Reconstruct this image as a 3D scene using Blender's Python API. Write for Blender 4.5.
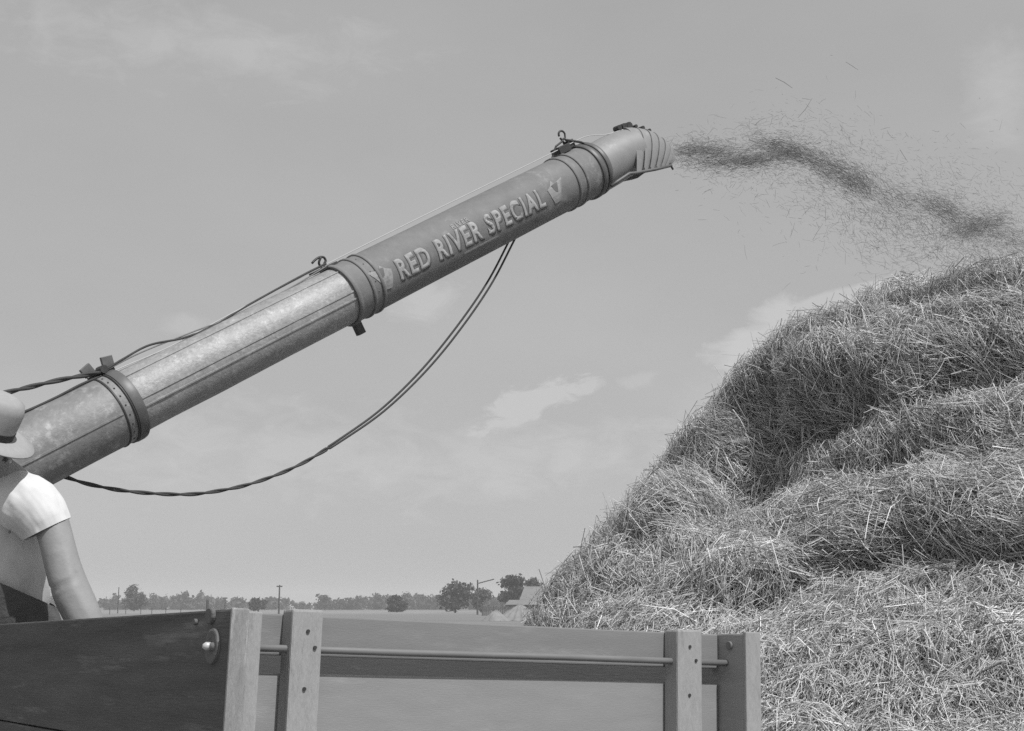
import bpy, bmesh, math, random
import numpy as np
from mathutils import Vector, Matrix, Euler, noise as mnoise

for o in list(bpy.data.objects):
    bpy.data.objects.remove(o)
S = bpy.context.scene
C = S.collection
R = math.radians
random.seed(7)
rng = np.random.default_rng(11)

# ------------------------------------------------------------------ camera
FPX = 1366.7                      # focal length in pixels of the 1024 px wide frame
EYE = Vector((0, 0, 1.75))
PITCH = math.atan((606.5 - 365.5) / FPX)
cam_d = bpy.data.cameras.new('camera')
cam_d.sensor_width = 36.0
cam_d.lens = 36.0 * FPX / 1024.0
cam_d.clip_start = 0.05
cam_d.clip_end = 12000
cam = bpy.data.objects.new('camera', cam_d)
C.objects.link(cam)
cam.location = EYE
cam.rotation_euler = (math.pi / 2 + PITCH, 0, 0)
S.camera = cam
cp, sp = math.cos(PITCH), math.sin(PITCH)

# ------------------------------------------------------------------ light
SUN_AZ = Vector((0.66, -0.75))
SUN_EL = R(56)
sun_dir = Vector((SUN_AZ.x * math.cos(SUN_EL), SUN_AZ.y * math.cos(SUN_EL), math.sin(SUN_EL))).normalized()
sd = bpy.data.lights.new('sun', 'SUN')
sd.energy = 3.6
sd.angle = R(0.6)
sd.color = (1, 1, 1)
sun = bpy.data.objects.new('sun', sd)
C.objects.link(sun)
sun.rotation_euler = (-sun_dir).to_track_quat('-Z', 'Y').to_euler()
sun.location = (20, -15, 40)

w = bpy.data.worlds.new('World')
S.world = w
w.use_nodes = True
nt = w.node_tree
N, L = nt.nodes, nt.links
N.clear()
out = N.new('ShaderNodeOutputWorld')
bg = N.new('ShaderNodeBackground')
bg.inputs['Strength'].default_value = 0.1
L.new(bg.outputs[0], out.inputs[0])
sky = N.new('ShaderNodeTexSky')
sky.sky_type = 'NISHITA'
sky.sun_disc = False
sky.sun_elevation = SUN_EL
sky.sun_rotation = math.atan2(SUN_AZ.x, SUN_AZ.y)
sky.dust_density = 2.0
bw = N.new('ShaderNodeRGBToBW')
L.new(sky.outputs[0], bw.inputs[0])


def wm(op, a, b=None, c=None, clamp=False):
    m = N.new('ShaderNodeMath')
    m.operation = op
    m.use_clamp = clamp
    for i, v in enumerate((a, b, c)):
        if v is None:
            continue
        if isinstance(v, (int, float)):
            m.inputs[i].default_value = v
        else:
            L.new(v, m.inputs[i])
    return m.outputs[0]


SKY_GAIN, SKY_POW = 3.45, 0.215
base = wm('MULTIPLY', wm('POWER', bw.outputs[0], SKY_POW), SKY_GAIN)
tc = N.new('ShaderNodeTexCoord')
sep = N.new('ShaderNodeSeparateXYZ')
L.new(tc.outputs['Generated'], sep.inputs[0])
az = wm('ARCTAN2', sep.outputs[0], sep.outputs[1])          # 0 = straight ahead (+Y), grows to +X
el = wm('ARCSINE', sep.outputs[2])


def wnoise(scale, detail, rough, vec, dist=0.0):
    n = N.new('ShaderNodeTexNoise')
    n.inputs['Scale'].default_value = scale
    n.inputs['Detail'].default_value = detail
    n.inputs['Roughness'].default_value = rough
    n.inputs['Distortion'].default_value = dist
    L.new(vec, n.inputs['Vector'])
    return n.outputs['Fac']


mp = N.new('ShaderNodeMapping')
mp.inputs['Scale'].default_value = (1, 1, 2.2)
L.new(tc.outputs['Generated'], mp.inputs[0])
n_fine = wnoise(24, 8, 0.66, mp.outputs[0], 0.5)
n_big = wnoise(3.2, 4, 0.55, mp.outputs[0])
n_mid = wnoise(9.0, 6, 0.6, mp.outputs[0], 0.3)


def puff(az0, el0, ra, re, tilt, soft, amp, edge=0.9):
    """a cumulus at an azimuth / elevation of the sky, its rim broken by noise"""
    da = wm('SUBTRACT', az, az0)
    de = wm('SUBTRACT', el, el0)
    c_, s_ = math.cos(tilt), math.sin(tilt)
    u = wm('DIVIDE', wm('ADD', wm('MULTIPLY', da, c_), wm('MULTIPLY', de, s_)), ra)
    v = wm('DIVIDE', wm('SUBTRACT', wm('MULTIPLY', de, c_), wm('MULTIPLY', da, s_)), re)
    r = wm('SQRT', wm('ADD', wm('MULTIPLY', u, u), wm('MULTIPLY', v, v)))
    r = wm('ADD', r, wm('MULTIPLY', wm('SUBTRACT', n_fine, 0.5), edge * 2.6))
    f = wm('DIVIDE', wm('SUBTRACT', 1.0, r), soft, clamp=True)
    return wm('MULTIPLY', f, amp)


def ae(px, py):
    v = (365.5 - py) / FPX
    x = (px - 512) / FPX
    d = Vector((x, cp - v * sp, sp + v * cp)).normalized()
    return math.atan2(d.x, d.y), math.asin(d.z)


cl = None
# (pixel of the photo it stands over, half width, half height in px, tilt, softness, brightness)
for (px, py, rw, rh, tl, sf, am, ed) in [
        (530, 405, 58, 19, 0.42, 0.4, 0.115, 1.5), (505, 425, 40, 16, 0.1, 0.8, 0.07, 1.5), (585, 388, 18, 7, 0.3, 0.5, 0.10, 1.2),
        (640, 382, 22, 11, 0.1, 0.6, 0.055, 1.1),
        (765, 338, 66, 30, 0.62, 0.6, 0.15, 0.9),
        (845, 300, 95, 14, 0.2, 0.3, 0.13, 0.4),
        (428, 300, 50, 28, 0.2, 0.6, 0.09, 0.9),
        (185, 325, 34, 14, 0.0, 0.5, 0.06, 0.6),
        (300, 455, 230, 50, 0.0, 0.9, 0.075, 1.2),
        (500, 460, 260, 44, 0.1, 1.0, 0.085, 1.2),
        (1000, 95, 40, 66, 0.2, 0.9, 0.10, 0.7),
        (200, 45, 210, 40, 0.0, 1.0, 0.085, 1.2),
        (720, 420, 60, 60, 0.5, 1.0, 0.06, 0.6)]:
    a0, e0 = ae(px, py)
    p = puff(a0, e0, rw / FPX, rh / FPX, tl, sf, am, ed)
    cl = p if cl is None else wm('MAXIMUM', cl, p)
# thin high haze between the clouds, all round the sky
cl2 = wm('ADD', wm('MULTIPLY', wm('SUBTRACT', n_big, 0.45), 0.22), wm('MULTIPLY', wm('SUBTRACT', n_mid, 0.5), 0.07))
f = wm('ADD', wm('ADD', 1.0, wm('MULTIPLY', cl, 1.9)), cl2)
val = wm('MULTIPLY', base, f)
cmb = N.new('ShaderNodeCombineColor')
for i in range(3):
    L.new(val, cmb.inputs[i])
L.new(cmb.outputs[0], bg.inputs['Color'])

S.view_settings.view_transform = 'Standard'
S.view_settings.look = 'None'
S.view_settings.exposure = 0.0
S.view_settings.gamma = 1.0
S.view_settings.use_curve_mapping = False
S.render.engine = 'CYCLES'
S.cycles.max_bounces = 6
S.cycles.diffuse_bounces = 3
S.cycles.glossy_bounces = 3
S.cycles.volume_bounces = 1
S.cycles.use_denoising = False
S.cycles.use_adaptive_sampling = False


# ------------------------------------------------------------------ helpers
def P(px, py, Z):
    """point of the world seen at a pixel of the photo, Z metres along the view axis"""
    x = (px - 512) / FPX * Z
    v = (365.5 - py) / FPX * Z
    return Vector((x, Z * cp - v * sp, EYE.z + Z * sp + v * cp))


def project(a):
    """n x 3 world -> px, py, depth"""
    q = a - np.array(EYE)
    Z = q[:, 1] * cp + q[:, 2] * sp
    v = -q[:, 1] * sp + q[:, 2] * cp
    Zs = np.where(np.abs(Z) < 1e-4, 1e-4, Z)
    return 512 + q[:, 0] / Zs * FPX, 365.5 - v / Zs * FPX, Z


def g3(v):
    return (v, v, v, 1)


def mat(name, base, rough=0.8, metal=0.0, var=0.25, scale=8.0, detail=6, stretch=(1, 1, 1), spec=0.3,
        bump=0.0, bscale=None, attr=None, attr_amt=0.0, spots=None, coord='Object', trans=0.0, extra=None):
    m = bpy.data.materials.new(name)
    m.use_nodes = True
    t = m.node_tree
    n, l = t.nodes, t.links
    b = n['Principled BSDF']
    b.inputs['Roughness'].default_value = rough
    b.inputs['Metallic'].default_value = metal
    b.inputs['Specular IOR Level'].default_value = spec

    def mm(op, a, c, cl=False):
        k = n.new('ShaderNodeMath'); k.operation = op; k.use_clamp = cl
        for i, v in enumerate((a, c)):
            if isinstance(v, (int, float)):
                k.inputs[i].default_value = v
            elif v is not None:
                l.new(v, k.inputs[i])
        return k.outputs[0]
    co = n.new('ShaderNodeTexCoord')
    mpn = n.new('ShaderNodeMapping')
    mpn.inputs['Scale'].default_value = stretch
    l.new(co.outputs[coord], mpn.inputs[0])

    def noise(sc, de, ro=0.6, vec=mpn.outputs[0]):
        q = n.new('ShaderNodeTexNoise')
        q.inputs['Scale'].default_value = sc
        q.inputs['Detail'].default_value = de
        q.inputs['Roughness'].default_value = ro
        l.new(vec, q.inputs['Vector'])
        return q.outputs['Fac']
    n1 = noise(scale, detail)
    n2 = noise(scale * 0.23, 3)
    s = mm('ADD', mm('MULTIPLY', mm('SUBTRACT', n1, 0.5), 2.6), mm('MULTIPLY', mm('SUBTRACT', n2, 0.5), 1.6))
    fac = mm('ADD', mm('MULTIPLY', s, var), 1.0)
    if attr:
        at = n.new('ShaderNodeAttribute'); at.attribute_name = attr
        fac = mm('MULTIPLY', fac, mm('ADD', mm('MULTIPLY', mm('SUBTRACT', at.outputs['Fac'], 0.5), attr_amt * 2), 1.0))
    if spots:
        sc, th, amt = spots          # blotches of another tone: stains, scuffs, flaking zinc
        n3 = noise(sc, 5, 0.7)
        k = mm('MULTIPLY', mm('SUBTRACT', n3, th), 9.0, True)
        fac = mm('MULTIPLY', fac, mm('ADD', mm('MULTIPLY', k, amt), 1.0))
    if extra:
        fac = extra(n, l, mm, co, fac)
    v = mm('MAXIMUM', mm('MULTIPLY', fac, base), 0.01)
    cc = n.new('ShaderNodeCombineColor')
    for i in range(3):
        l.new(v, cc.inputs[i])
    l.new(cc.outputs[0], b.inputs['Base Color'])
    if bump:
        bn = n.new('ShaderNodeBump')
        bn.inputs['Strength'].default_value = bump
        bn.inputs['Distance'].default_value = 0.01
        l.new(noise(bscale or scale * 2, 5), bn.inputs['Height'])
        l.new(bn.outputs[0], b.inputs['Normal'])
    if trans:
        tr = n.new('ShaderNodeBsdfTranslucent')
        l.new(cc.outputs[0], tr.inputs[0])
        mx = n.new('ShaderNodeMixShader')
        mx.inputs[0].default_value = trans
        l.new(b.outputs[0], mx.inputs[1]); l.new(tr.outputs[0], mx.inputs[2])
        l.new(mx.outputs[0], n['Material Output'].inputs['Surface'])
    return m


def link(name, me, m=None, parent=None, smooth=False):
    o = bpy.data.objects.new(name, me)
    C.objects.link(o)
    if m is not None:
        me.materials.append(m)
    if parent is not None:
        o.parent = parent
        o.matrix_parent_inverse = parent_world(parent).inverted()
    if smooth:
        me.polygons.foreach_set('use_smooth', [True] * len(me.polygons))
    return o


def parent_world(p):
    mw = p.matrix_basis.copy()
    q = p
    while q.parent is not None:
        mw = q.parent.matrix_basis @ q.matrix_parent_inverse @ mw if False else (q.parent.matrix_basis @ q.matrix_parent_inverse) @ mw
        q = q.parent
    return mw


def pydata(name, v, f, m=None, parent=None, smooth=False):
    me = bpy.data.meshes.new(name)
    me.from_pydata([tuple(a) for a in v], [], f)
    me.update()
    return link(name, me, m, parent, smooth)


def np_mesh(name, v, quads, m=None, parent=None, smooth=False, attr=None):
    """fast mesh from arrays: v (n,3), quads (k,4)"""
    me = bpy.data.meshes.new(name)
    v = np.asarray(v, np.float32); q = np.asarray(quads, np.int32)
    k = q.shape[1]
    me.vertices.add(len(v)); me.vertices.foreach_set('co', v.ravel())
    me.loops.add(q.size); me.loops.foreach_set('vertex_index', q.ravel())
    me.polygons.add(len(q))
    me.polygons.foreach_set('loop_start', np.arange(0, q.size, k, dtype=np.int32))
    me.polygons.foreach_set('loop_total', np.full(len(q), k, np.int32))
    if attr is not None:
        a = me.attributes.new('tone', 'FLOAT', 'POINT')
        a.data.foreach_set('value', np.asarray(attr, np.float32))
    me.update(calc_edges=True)
    return link(name, me, m, parent, smooth)


def tag(o, label=None, cat=None, group=None, kind=None):
    if label: o['label'] = label
    if cat: o['category'] = cat
    if group: o['group'] = group
    if kind: o['kind'] = kind
    return o


def empty(name, loc, rot=None):
    o = bpy.data.objects.new(name, None)
    C.objects.link(o)
    o.empty_display_size = 0.2
    if rot is not None:
        o.matrix_basis = Matrix.Translation(loc) @ rot.to_4x4()
    else:
        o.location = loc
    return o


class MB:
    def __init__(s):
        s.v, s.f = [], []

    def add(s, v, f):
        b = len(s.v)
        s.v += [Vector(a) for a in v]
        s.f += [tuple(i + b for i in q) for q in f]

    def box(s, x0, x1, y0, y1, z0, z1, T=None, jit=0.0):
        v = [Vector((x, y, z)) for z in (z0, z1) for y in (y0, y1) for x in (x0, x1)]
        if jit:
            v = [a + Vector([random.uniform(-jit, jit) for _ in range(3)]) for a in v]
        if T is not None:
            v = [T @ a for a in v]
        s.add(v, [(0, 2, 3, 1), (4, 5, 7, 6), (0, 1, 5, 4), (2, 6, 7, 3), (0, 4, 6, 2), (1, 3, 7, 5)])

    def tube(s, pts, r, n=8, cap=True):
        pts = [Vector(p) for p in pts]
        rs = r if isinstance(r, (list, tuple)) else [r] * len(pts)
        ref = None
        rings = []
        for i, p in enumerate(pts):
            d = (pts[min(i + 1, len(pts) - 1)] - pts[max(i - 1, 0)]).normalized()
            if ref is None:
                ref = d.orthogonal().normalized()
            ref = (ref - d * ref.dot(d)).normalized()
            b = d.cross(ref)
            rings.append([p + (ref * math.cos(2 * math.pi * k / n) + b * math.sin(2 * math.pi * k / n)) * rs[i] for k in range(n)])
        v = [q for rg in rings for q in rg]
        f = [(i * n + k, i * n + (k + 1) % n, (i + 1) * n + (k + 1) % n, (i + 1) * n + k)
             for i in range(len(pts) - 1) for k in range(n)]
        if cap:
            f += [tuple(reversed(range(n))), tuple((len(pts) - 1) * n + k for k in range(n))]
        s.add(v, f)

    def build(s, name, m, parent=None, smooth=False, bevel=0.0):
        if bevel:
            bm = bmesh.new()
            vs = [bm.verts.new(a) for a in s.v]
            for q in s.f:
                try:
                    bm.faces.new([vs[i] for i in q])
                except ValueError:
                    pass
            bmesh.ops.bevel(bm, geom=list(bm.edges), offset=bevel, segments=2, affect='EDGES', profile=0.6)
            me = bpy.data.meshes.new(name)
            bm.to_mesh(me); bm.free()
            return link(name, me, m, parent, smooth)
        return pydata(name, s.v, s.f, m, parent, smooth)


def spline(pts, n):
    """Catmull-Rom through points"""
    pts = [Vector(p) for p in pts]
    P_ = [pts[0] * 2 - pts[1]] + pts + [pts[-1] * 2 - pts[-2]]
    o = []
    for i in range(1, len(P_) - 2):
        a, b, c, d = P_[i - 1:i + 3]
        for k in range(n):
            t = k / n
            o.append(0.5 * ((2 * b) + (c - a) * t + (2 * a - 5 * b + 4 * c - d) * t * t + (3 * b - a - 3 * c + d) * t ** 3))
    o.append(pts[-1])
    return o


# ------------------------------------------------------------------ materials
def field_extra(n, l, mm, co, fac):
    return fac


M = {}
M['field'] = mat('field_grass', 0.20, 0.95, var=0.22, scale=0.05, stretch=(0.25, 1, 1), spots=(0.012, 0.55, 0.35))
M['stubble'] = mat('pale_stubble', 0.25, 0.95, var=0.2, scale=0.3, stretch=(0.2, 1, 1))
M['track'] = mat('dirt_track', 0.16, 0.95, var=0.25, scale=1.2)
M['straw'] = mat('straw', 0.60, 0.55, var=0.12, scale=1.3, attr='tone', attr_amt=0.75, spec=0.35, trans=0.12)
M['straw_lit'] = mat('lit_pale_straw', 0.74, 0.6, var=0.1, scale=1.3, attr='tone', attr_amt=0.45, spec=0.3, trans=0.12)  # same straw, lightened: brightness of the sunlit foot put into the colour
M['shaded_straw_bed'] = mat('shaded_straw_bed', 0.07, 0.95, var=0.5, scale=22, stretch=(1, 1, 1), detail=8, bump=1.0, bscale=40)  # core straw darkened: shade in the gaps between stems painted in
M['shaded_chaff'] = mat('shaded_chaff', 0.20, 0.8, var=0.1, scale=2, attr='tone', attr_amt=0.5)  # same straw, darkened to paint in the flying stream's self-shadow
M['zinc'] = mat('galvanised_sheet', 0.25, 0.58, metal=0.15, var=0.26, scale=26, detail=10, spots=(13, 0.54, 0.35), spec=0.3, bump=0.25, bscale=60)
M['zinc_bright'] = mat('bright_galvanised_sheet', 0.33, 0.5, metal=0.12, var=0.30, scale=42, detail=10, spots=(20, 0.54, 0.3), spec=0.3, bump=0.3, bscale=70)
M['painted'] = mat('weathered_painted_sheet', 0.20, 0.65, metal=0.0, var=0.2, scale=12, detail=8, spots=(6, 0.56, 0.3), spec=0.3, bump=0.25, bscale=40)
M['letter'] = mat('faded_light_lettering', 0.37, 0.7, var=0.30, scale=22, detail=8, spots=(34, 0.55, -0.22))
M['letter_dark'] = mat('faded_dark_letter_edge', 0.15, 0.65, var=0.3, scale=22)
M['ghost'] = mat('worn_old_lettering', 0.33, 0.6, var=0.2, scale=30, spots=(24, 0.5, -0.22))
M['iron'] = mat('dark_iron', 0.07, 0.5, metal=0.4, var=0.35, scale=30)
M['strap'] = mat('iron_strap', 0.15, 0.5, metal=0.3, var=0.25, scale=20)
M['wire'] = mat('dark_twisted_cable', 0.055, 0.6, var=0.3, scale=30)
M['rope'] = mat('pale_rope', 0.50, 0.8, var=0.1, scale=30)
M['rod'] = mat('worn_steel_rod', 0.20, 0.6, metal=0.1, var=0.2, scale=12, stretch=(1, 6, 6))


# ------------------------------------------------------------------ ground
def sheet(name, x0, x1, y0, y1, z, m, nx=2, ny=2):
    v = [(x0 + (x1 - x0) * i / nx, y0 + (y1 - y0) * j / ny, z) for j in range(ny + 1) for i in range(nx + 1)]
    f = [(j * (nx + 1) + i, j * (nx + 1) + i + 1, (j + 1) * (nx + 1) + i + 1, (j + 1) * (nx + 1) + i) for j in range(ny) for i in range(nx)]
    return pydata(name, v, f, m)


tag(sheet('field', -2600, 2600, -300, 3800, 0, M['field'], 8, 8), kind='structure')
tag(sheet('stubble_field', -420, 30, 330, 520, 0.02, M['stubble']), kind='structure')
tag(sheet('farmyard', -18, 26, -6, 30, 0.006, M['track']), kind='structure')

# ------------------------------------------------------------------ haze
hz = MB(); hz.box(-2700, 2700, -330, 3900, -1.0, 42)
hm = bpy.data.materials.new('air')
hm.use_nodes = True
hn = hm.node_tree
hn.nodes.clear()
ho = hn.nodes.new('ShaderNodeOutputMaterial')
pv = hn.nodes.new('ShaderNodeVolumePrincipled')
pv.inputs['Color'].default_value = (0.9, 0.9, 0.9, 1)
pv.inputs['Density'].default_value = 0.00050
pv.inputs['Anisotropy'].default_value = 0.0
hn.links.new(pv.outputs[0], ho.inputs['Volume'])
tag(hz.build('haze', hm), kind='stuff')

# ------------------------------------------------------------------ far trees
def leaf_cloud(centres, radii, count, size, seed, squash=0.8, hollow=0.55):
    """leaf-clump quads spread through a set of balls; returns verts, quads, tone"""
    r_ = np.random.default_rng(seed)
    centres = np.array(centres, float); radii = np.array(radii, float)
    wgt = radii ** 2; wgt /= wgt.sum()
    idx = r_.choice(len(centres), count, p=wgt)
    d = r_.normal(size=(count, 3)); d /= np.linalg.norm(d, axis=1)[:, None]
    rr = (hollow + (1 - hollow) * r_.random(count)) * (1 + 0.16 * r_.normal(size=count))
    d[:, 2] *= squash
    c = centres[idx] + d * (radii[idx] * rr)[:, None]
    nrm = d + r_.normal(size=(count, 3)) * 0.7
    nrm /= np.linalg.norm(nrm, axis=1)[:, None]
    t = np.cross(nrm, r_.normal(size=(count, 3))); t /= np.linalg.norm(t, axis=1)[:, None]
    b = np.cross(nrm, t)
    s = size * (0.5 + r_.random(count))[:, None]
    v = np.stack([c - t * s, c - b * s * 0.6, c + t * s, c + b * s * 0.6], 1)
    q = np.arange(count * 4).reshape(-1, 4)
    tone = np.repeat(np.clip(r_.random(count) * 0.7 + 0.15, 0, 1), 4)
    return v.reshape(-1, 3), q, tone


M['leaf'] = mat('tree_foliage', 0.085, 0.8, var=0.2, scale=0.6, attr='tone', attr_amt=0.6, trans=0.15)
M['leaf_dark'] = mat('dark_tree_foliage', 0.05, 0.8, var=0.2, scale=0.6, attr='tone', attr_amt=0.6, trans=0.1)
M['leaf_pale'] = mat('grey_tree_foliage', 0.12, 0.8, var=0.2, scale=0.6, attr='tone', attr_amt=0.5, trans=0.2)
M['bark'] = mat('bark', 0.09, 0.9, var=0.3, scale=5)


def ground_at(px, D):
    """ground point straight out along a pixel column at distance D"""
    return Vector(((px - 512) / FPX * D * cp, D, 0)) if True else None


def tree(px, D, wpx, hpx, label, group, mt, trunk_frac=0.25, count=900, shape='round', seed=0, name='tree'):
    """wpx,hpx = crown width and whole height as seen; built at its real size"""
    r_ = random.Random(seed)
    g = ground_at(px, D)
    k = D / FPX
    H, W = hpx * k, wpx * k
    root = empty(name, g)
    tag(root, label, 'tree' if name != 'bush' else 'bush', group)
    th = H * trunk_frac
    tk = MB()
    tk.tube([g, g + Vector((0.02 * W, 0, th * 0.6)), g + Vector((0.0, 0, th)), g + Vector((0.03 * W, 0, H * 0.72))],
            [H * 0.035, H * 0.028, H * 0.024, H * 0.006], 7)
    limbs = []
    for i in range(6):
        a = i * 1.05 + r_.random()
        e = g + Vector((math.cos(a) * W * 0.3, math.sin(a) * W * 0.3, H * r_.uniform(0.5, 0.8)))
        s_ = g + Vector((0, 0, th * r_.uniform(0.6, 1.05)))
        mid = s_.lerp(e, 0.5) + Vector((0, 0, H * 0.03))
        tk.tube([s_, mid, e], [H * 0.015, H * 0.010, H * 0.004], 5)
        limbs.append(e)
    tk.build('trunk', M['bark'], root)
    cen, rad = [], []
    nb = 17
    zc = (th + H) / 2
    for i in range(nb):
        a = r_.random() * 6.283
        u = r_.uniform(-1, 1)
        rr = math.sqrt(max(0, 1 - u * u)) * W * 0.36 * r_.uniform(0.5, 1.0)
        if shape == 'tall':
            rr *= 1.0 - 0.35 * u
        cen.append((g.x + math.cos(a) * rr, g.y + math.sin(a) * rr, zc + u * (H - th) * 0.40))
        rad.append(r_.uniform(0.15, 0.25) * min(W, (H - th) * 1.5))
    v, q, t = leaf_cloud(cen, rad, count, 0.045 * (W + H) / 2 * 1.2, seed + 5)
    v[:, 2] = np.maximum(v[:, 2], 0.15 * th + 0.2)
    np_mesh('crown', v, q, mt, root, attr=t)
    return root


GT = 'trees standing in the far fields'
tree(134, 520, 27, 25, 'tall round tree rising above the distant tree line at the far left', GT, M['leaf'], 0.1, 1300, 'tall', 1)
tree(258, 430, 26, 13, 'low dark grove tree left of the tallest utility pole', GT, M['leaf_dark'], 0.1, 800, 'round', 2)
tree(397, 400, 31, 15, 'low dome-shaped dark bush standing alone in the field', GT, M['leaf_dark'], 0.02, 1500, 'round', 3, name='bush')
tree(455, 380, 38, 30, 'open spreading tree with visible forked trunk left of the utility pole', GT, M['leaf'], 0.14, 1400, 'round', 4)
tree(481, 400, 27, 23, 'loose grey-green tree behind the crossbar utility pole', GT, M['leaf_pale'], 0.05, 1100, 'round', 5)
tree(512, 360, 33, 36, 'dense dark tree beside the barn roof', GT, M['leaf_dark'], 0.18, 1500, 'round', 6)
tree(532, 380, 24, 35, 'small dark tree showing above the barn ridge', GT, M['leaf_dark'], 0.2, 800, 'tall', 7)
tree(325, 640, 12, 15, 'small pointed tree standing proud of the distant tree line', GT, M['leaf'], 0.15, 420, 'tall', 8)

# far wood reading as one mass
r_ = np.random.default_rng(5)
cen, rad = [], []
for i in range(520):
    px = -260 + 1650 * i / 520 + r_.uniform(-4, 4)
    D = r_.uniform(720, 860)
    env = 12.5 + 4.0 * mnoise.noise(Vector((px * 0.013, 0.3, 0))) + 3.5 * mnoise.noise(Vector((px * 0.06, 2.3, 0)))
    if 285 < px < 318: env -= 3.5
    if r_.random() < 0.06: env += 5
    Hh = max(4, env) * D / FPX
    g = ground_at(px, D)
    for k in range(3):
        cen.append((g.x + r_.uniform(-3, 3), g.y + r_.uniform(-5, 5), Hh * (0.16 + 0.28 * k)))
        rad.append(Hh * (0.34 - 0.06 * k) + 0.8)
v, q, t = leaf_cloud(cen, rad, 90000, 1.0, 9, squash=0.9, hollow=0.2)
v[:, 2] = np.maximum(v[:, 2], 0.05)
tag(np_mesh('distant_wood', v, q, M['leaf'], attr=t), 'hazy wood running along the horizon behind the fields', 'wood', kind='stuff')

# utility poles and a fence post in the far field
M['pole'] = mat('old_pole_wood', 0.08, 0.9, var=0.2, scale=3)


def pole(px, D, top_py, r, label, bar=0.0, brace=False, bar_z=0.93, name='utility_pole', cat='utility pole', grp='poles standing in the far fields'):
    g = ground_at(px, D)
    H = EYE.z + (606.5 - top_py) / FPX * D * 1.02
    root = empty(name, g)
    tag(root, label, cat, grp)
    m = MB(); m.tube([g, g + Vector((0, 0, H * 0.5)), g + Vector((0, 0, H))], [r, r * 0.9, r * 0.7], 7)
    m.build('pole_shaft', M['pole'], root)
    if bar:
        b = MB(); b.box(g.x - bar, g.x + bar, g.y - 0.2, g.y - 0.05, H * bar_z, H * bar_z + 0.3)
        b.build('crossarm', M['pole'], root)
    if brace:
        b = MB(); b.tube([g + Vector((0.2, -0.2, H * 0.9)), g + Vector((3.6, -0.2, H * 1.02))], 0.12, 5)
        b.build('side_arm', M['pole'], root)
    return root


pole(279, 330, 586, 0.22, 'bare utility pole standing clear of the low wood left of centre', 0.7)
pole(477.5, 300, 581, 0.22, 'utility pole with a side arm rising between two orchard trees', 0.0, True)
pole(118, 360, 588, 0.16, 'thin pole in front of the wood left of the tall round tree')
pole(225, 360, 598, 0.16, 'short thin pole in front of the wood right of the stump post', 0.6)
pole(207.5, 220, 600, 0.28, 'stubby dark fence post standing in the open field', 0, False, 0.9, 'fence_post', 'fence post')
for i, (px, D) in enumerate([(100, 300), (110, 305), (126, 312), (141, 318), (152, 322), (166, 328), (181, 333)]):
    g = ground_at(px, D)
    m = MB(); m.tube([g, g + Vector((0, 0, 1.5))], 0.09, 6)
    o = m.build('field_post', M['pole'])
    tag(o, ['thin grey field post nearest the man, leftmost of the row', 'second thin grey post from the left in the field row', 'thin grey post just left of the tall round tree', 'thin grey post just right of the tall round tree', 'third thin post from the right end of the field row', 'second thin post from the right end of the field row', 'rightmost thin grey post of the row in the pale field'][i], 'fence post', 'thin posts in a row along the pale field')

# ------------------------------------------------------------------ barn
M['roof'] = mat('weathered_shingles', 0.21, 0.85, var=0.22, scale=0.6, stretch=(1, 1, 4), spots=(0.7, 0.55, -0.25))
M['barn_wall'] = mat('barn_boards', 0.09, 0.85, var=0.3, scale=1.2, stretch=(4, 4, 0.3))
D = 300
kx = D * cp / FPX


def bx_(px): return (px - 512) * kx


def bz_(py): return EYE.z + (606.5 - py) / FPX * D * 1.02


barn = empty('barn', (bx_(545), D + 4, 0))
tag(barn, 'old barn with steep pale roof and low lean-to beside the straw stack', 'barn')
x0, x1, yf, yb = bx_(519.5), bx_(577), D, D + 11
m = MB(); m.box(x0 + 0.4, x1 - 0.4, yf + 0.4, yb - 0.4, 0, bz_(600)); m.build('wall', M['barn_wall'], barn)
ze, zr = bz_(600), bz_(587)
rx0, rx1, ym = bx_(524.8), bx_(571), (yf + yb) / 2
m = MB()
m.add([(x0, yf, ze), (x1, yf, ze), (x1, yb, ze), (x0, yb, ze), (rx0, ym, zr), (rx1, ym, zr),
       (x0, yf, ze - 0.15), (x1, yf, ze - 0.15), (x1, yb, ze - 0.15), (x0, yb, ze - 0.15)],
      [(0, 1, 5, 4), (1, 2, 5), (2, 3, 4, 5), (3, 0, 4), (6, 7, 1, 0), (7, 8, 2, 1), (8, 9, 3, 2), (9, 6, 0, 3), (9, 8, 7, 6)])
m.build('roof', M['roof'], barn)
# lean-to
lx0, lx1 = bx_(505), bx_(541)
m = MB(); m.box(lx0 + 0.5, lx1 - 0.3, yf - 3.4, yf + 0.38, 0, bz_(605.2)); m.build('lean_to_wall', M['barn_wall'], barn)
m = MB()
za, zb = bz_(604.6), bz_(600.2)
m.add([(lx0, yf - 4, za), (lx1, yf - 4, za), (lx1 - 0.2, yf - 0.02, zb), (lx0 + 0.9, yf - 0.02, zb),
       (lx0, yf - 4, za - 0.14), (lx1, yf - 4, za - 0.14), (lx1 - 0.2, yf - 0.02, zb - 0.14), (lx0 + 0.9, yf - 0.02, zb - 0.14)],
      [(0, 1, 2, 3), (7, 6, 5, 4), (4, 5, 1, 0), (5, 6, 2, 1), (6, 7, 3, 2), (7, 4, 0, 3)])
m.build('lean_to_roof', M['roof'], barn)
m = MB(); m.box(bx_(533), bx_(539), yf - 3.44, yf - 3.405, 0.02, bz_(605.4) - 0.15)
m.build('door', mat('dark_barn_door', 0.04, 0.9, var=0.2, scale=2), barn)

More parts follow.
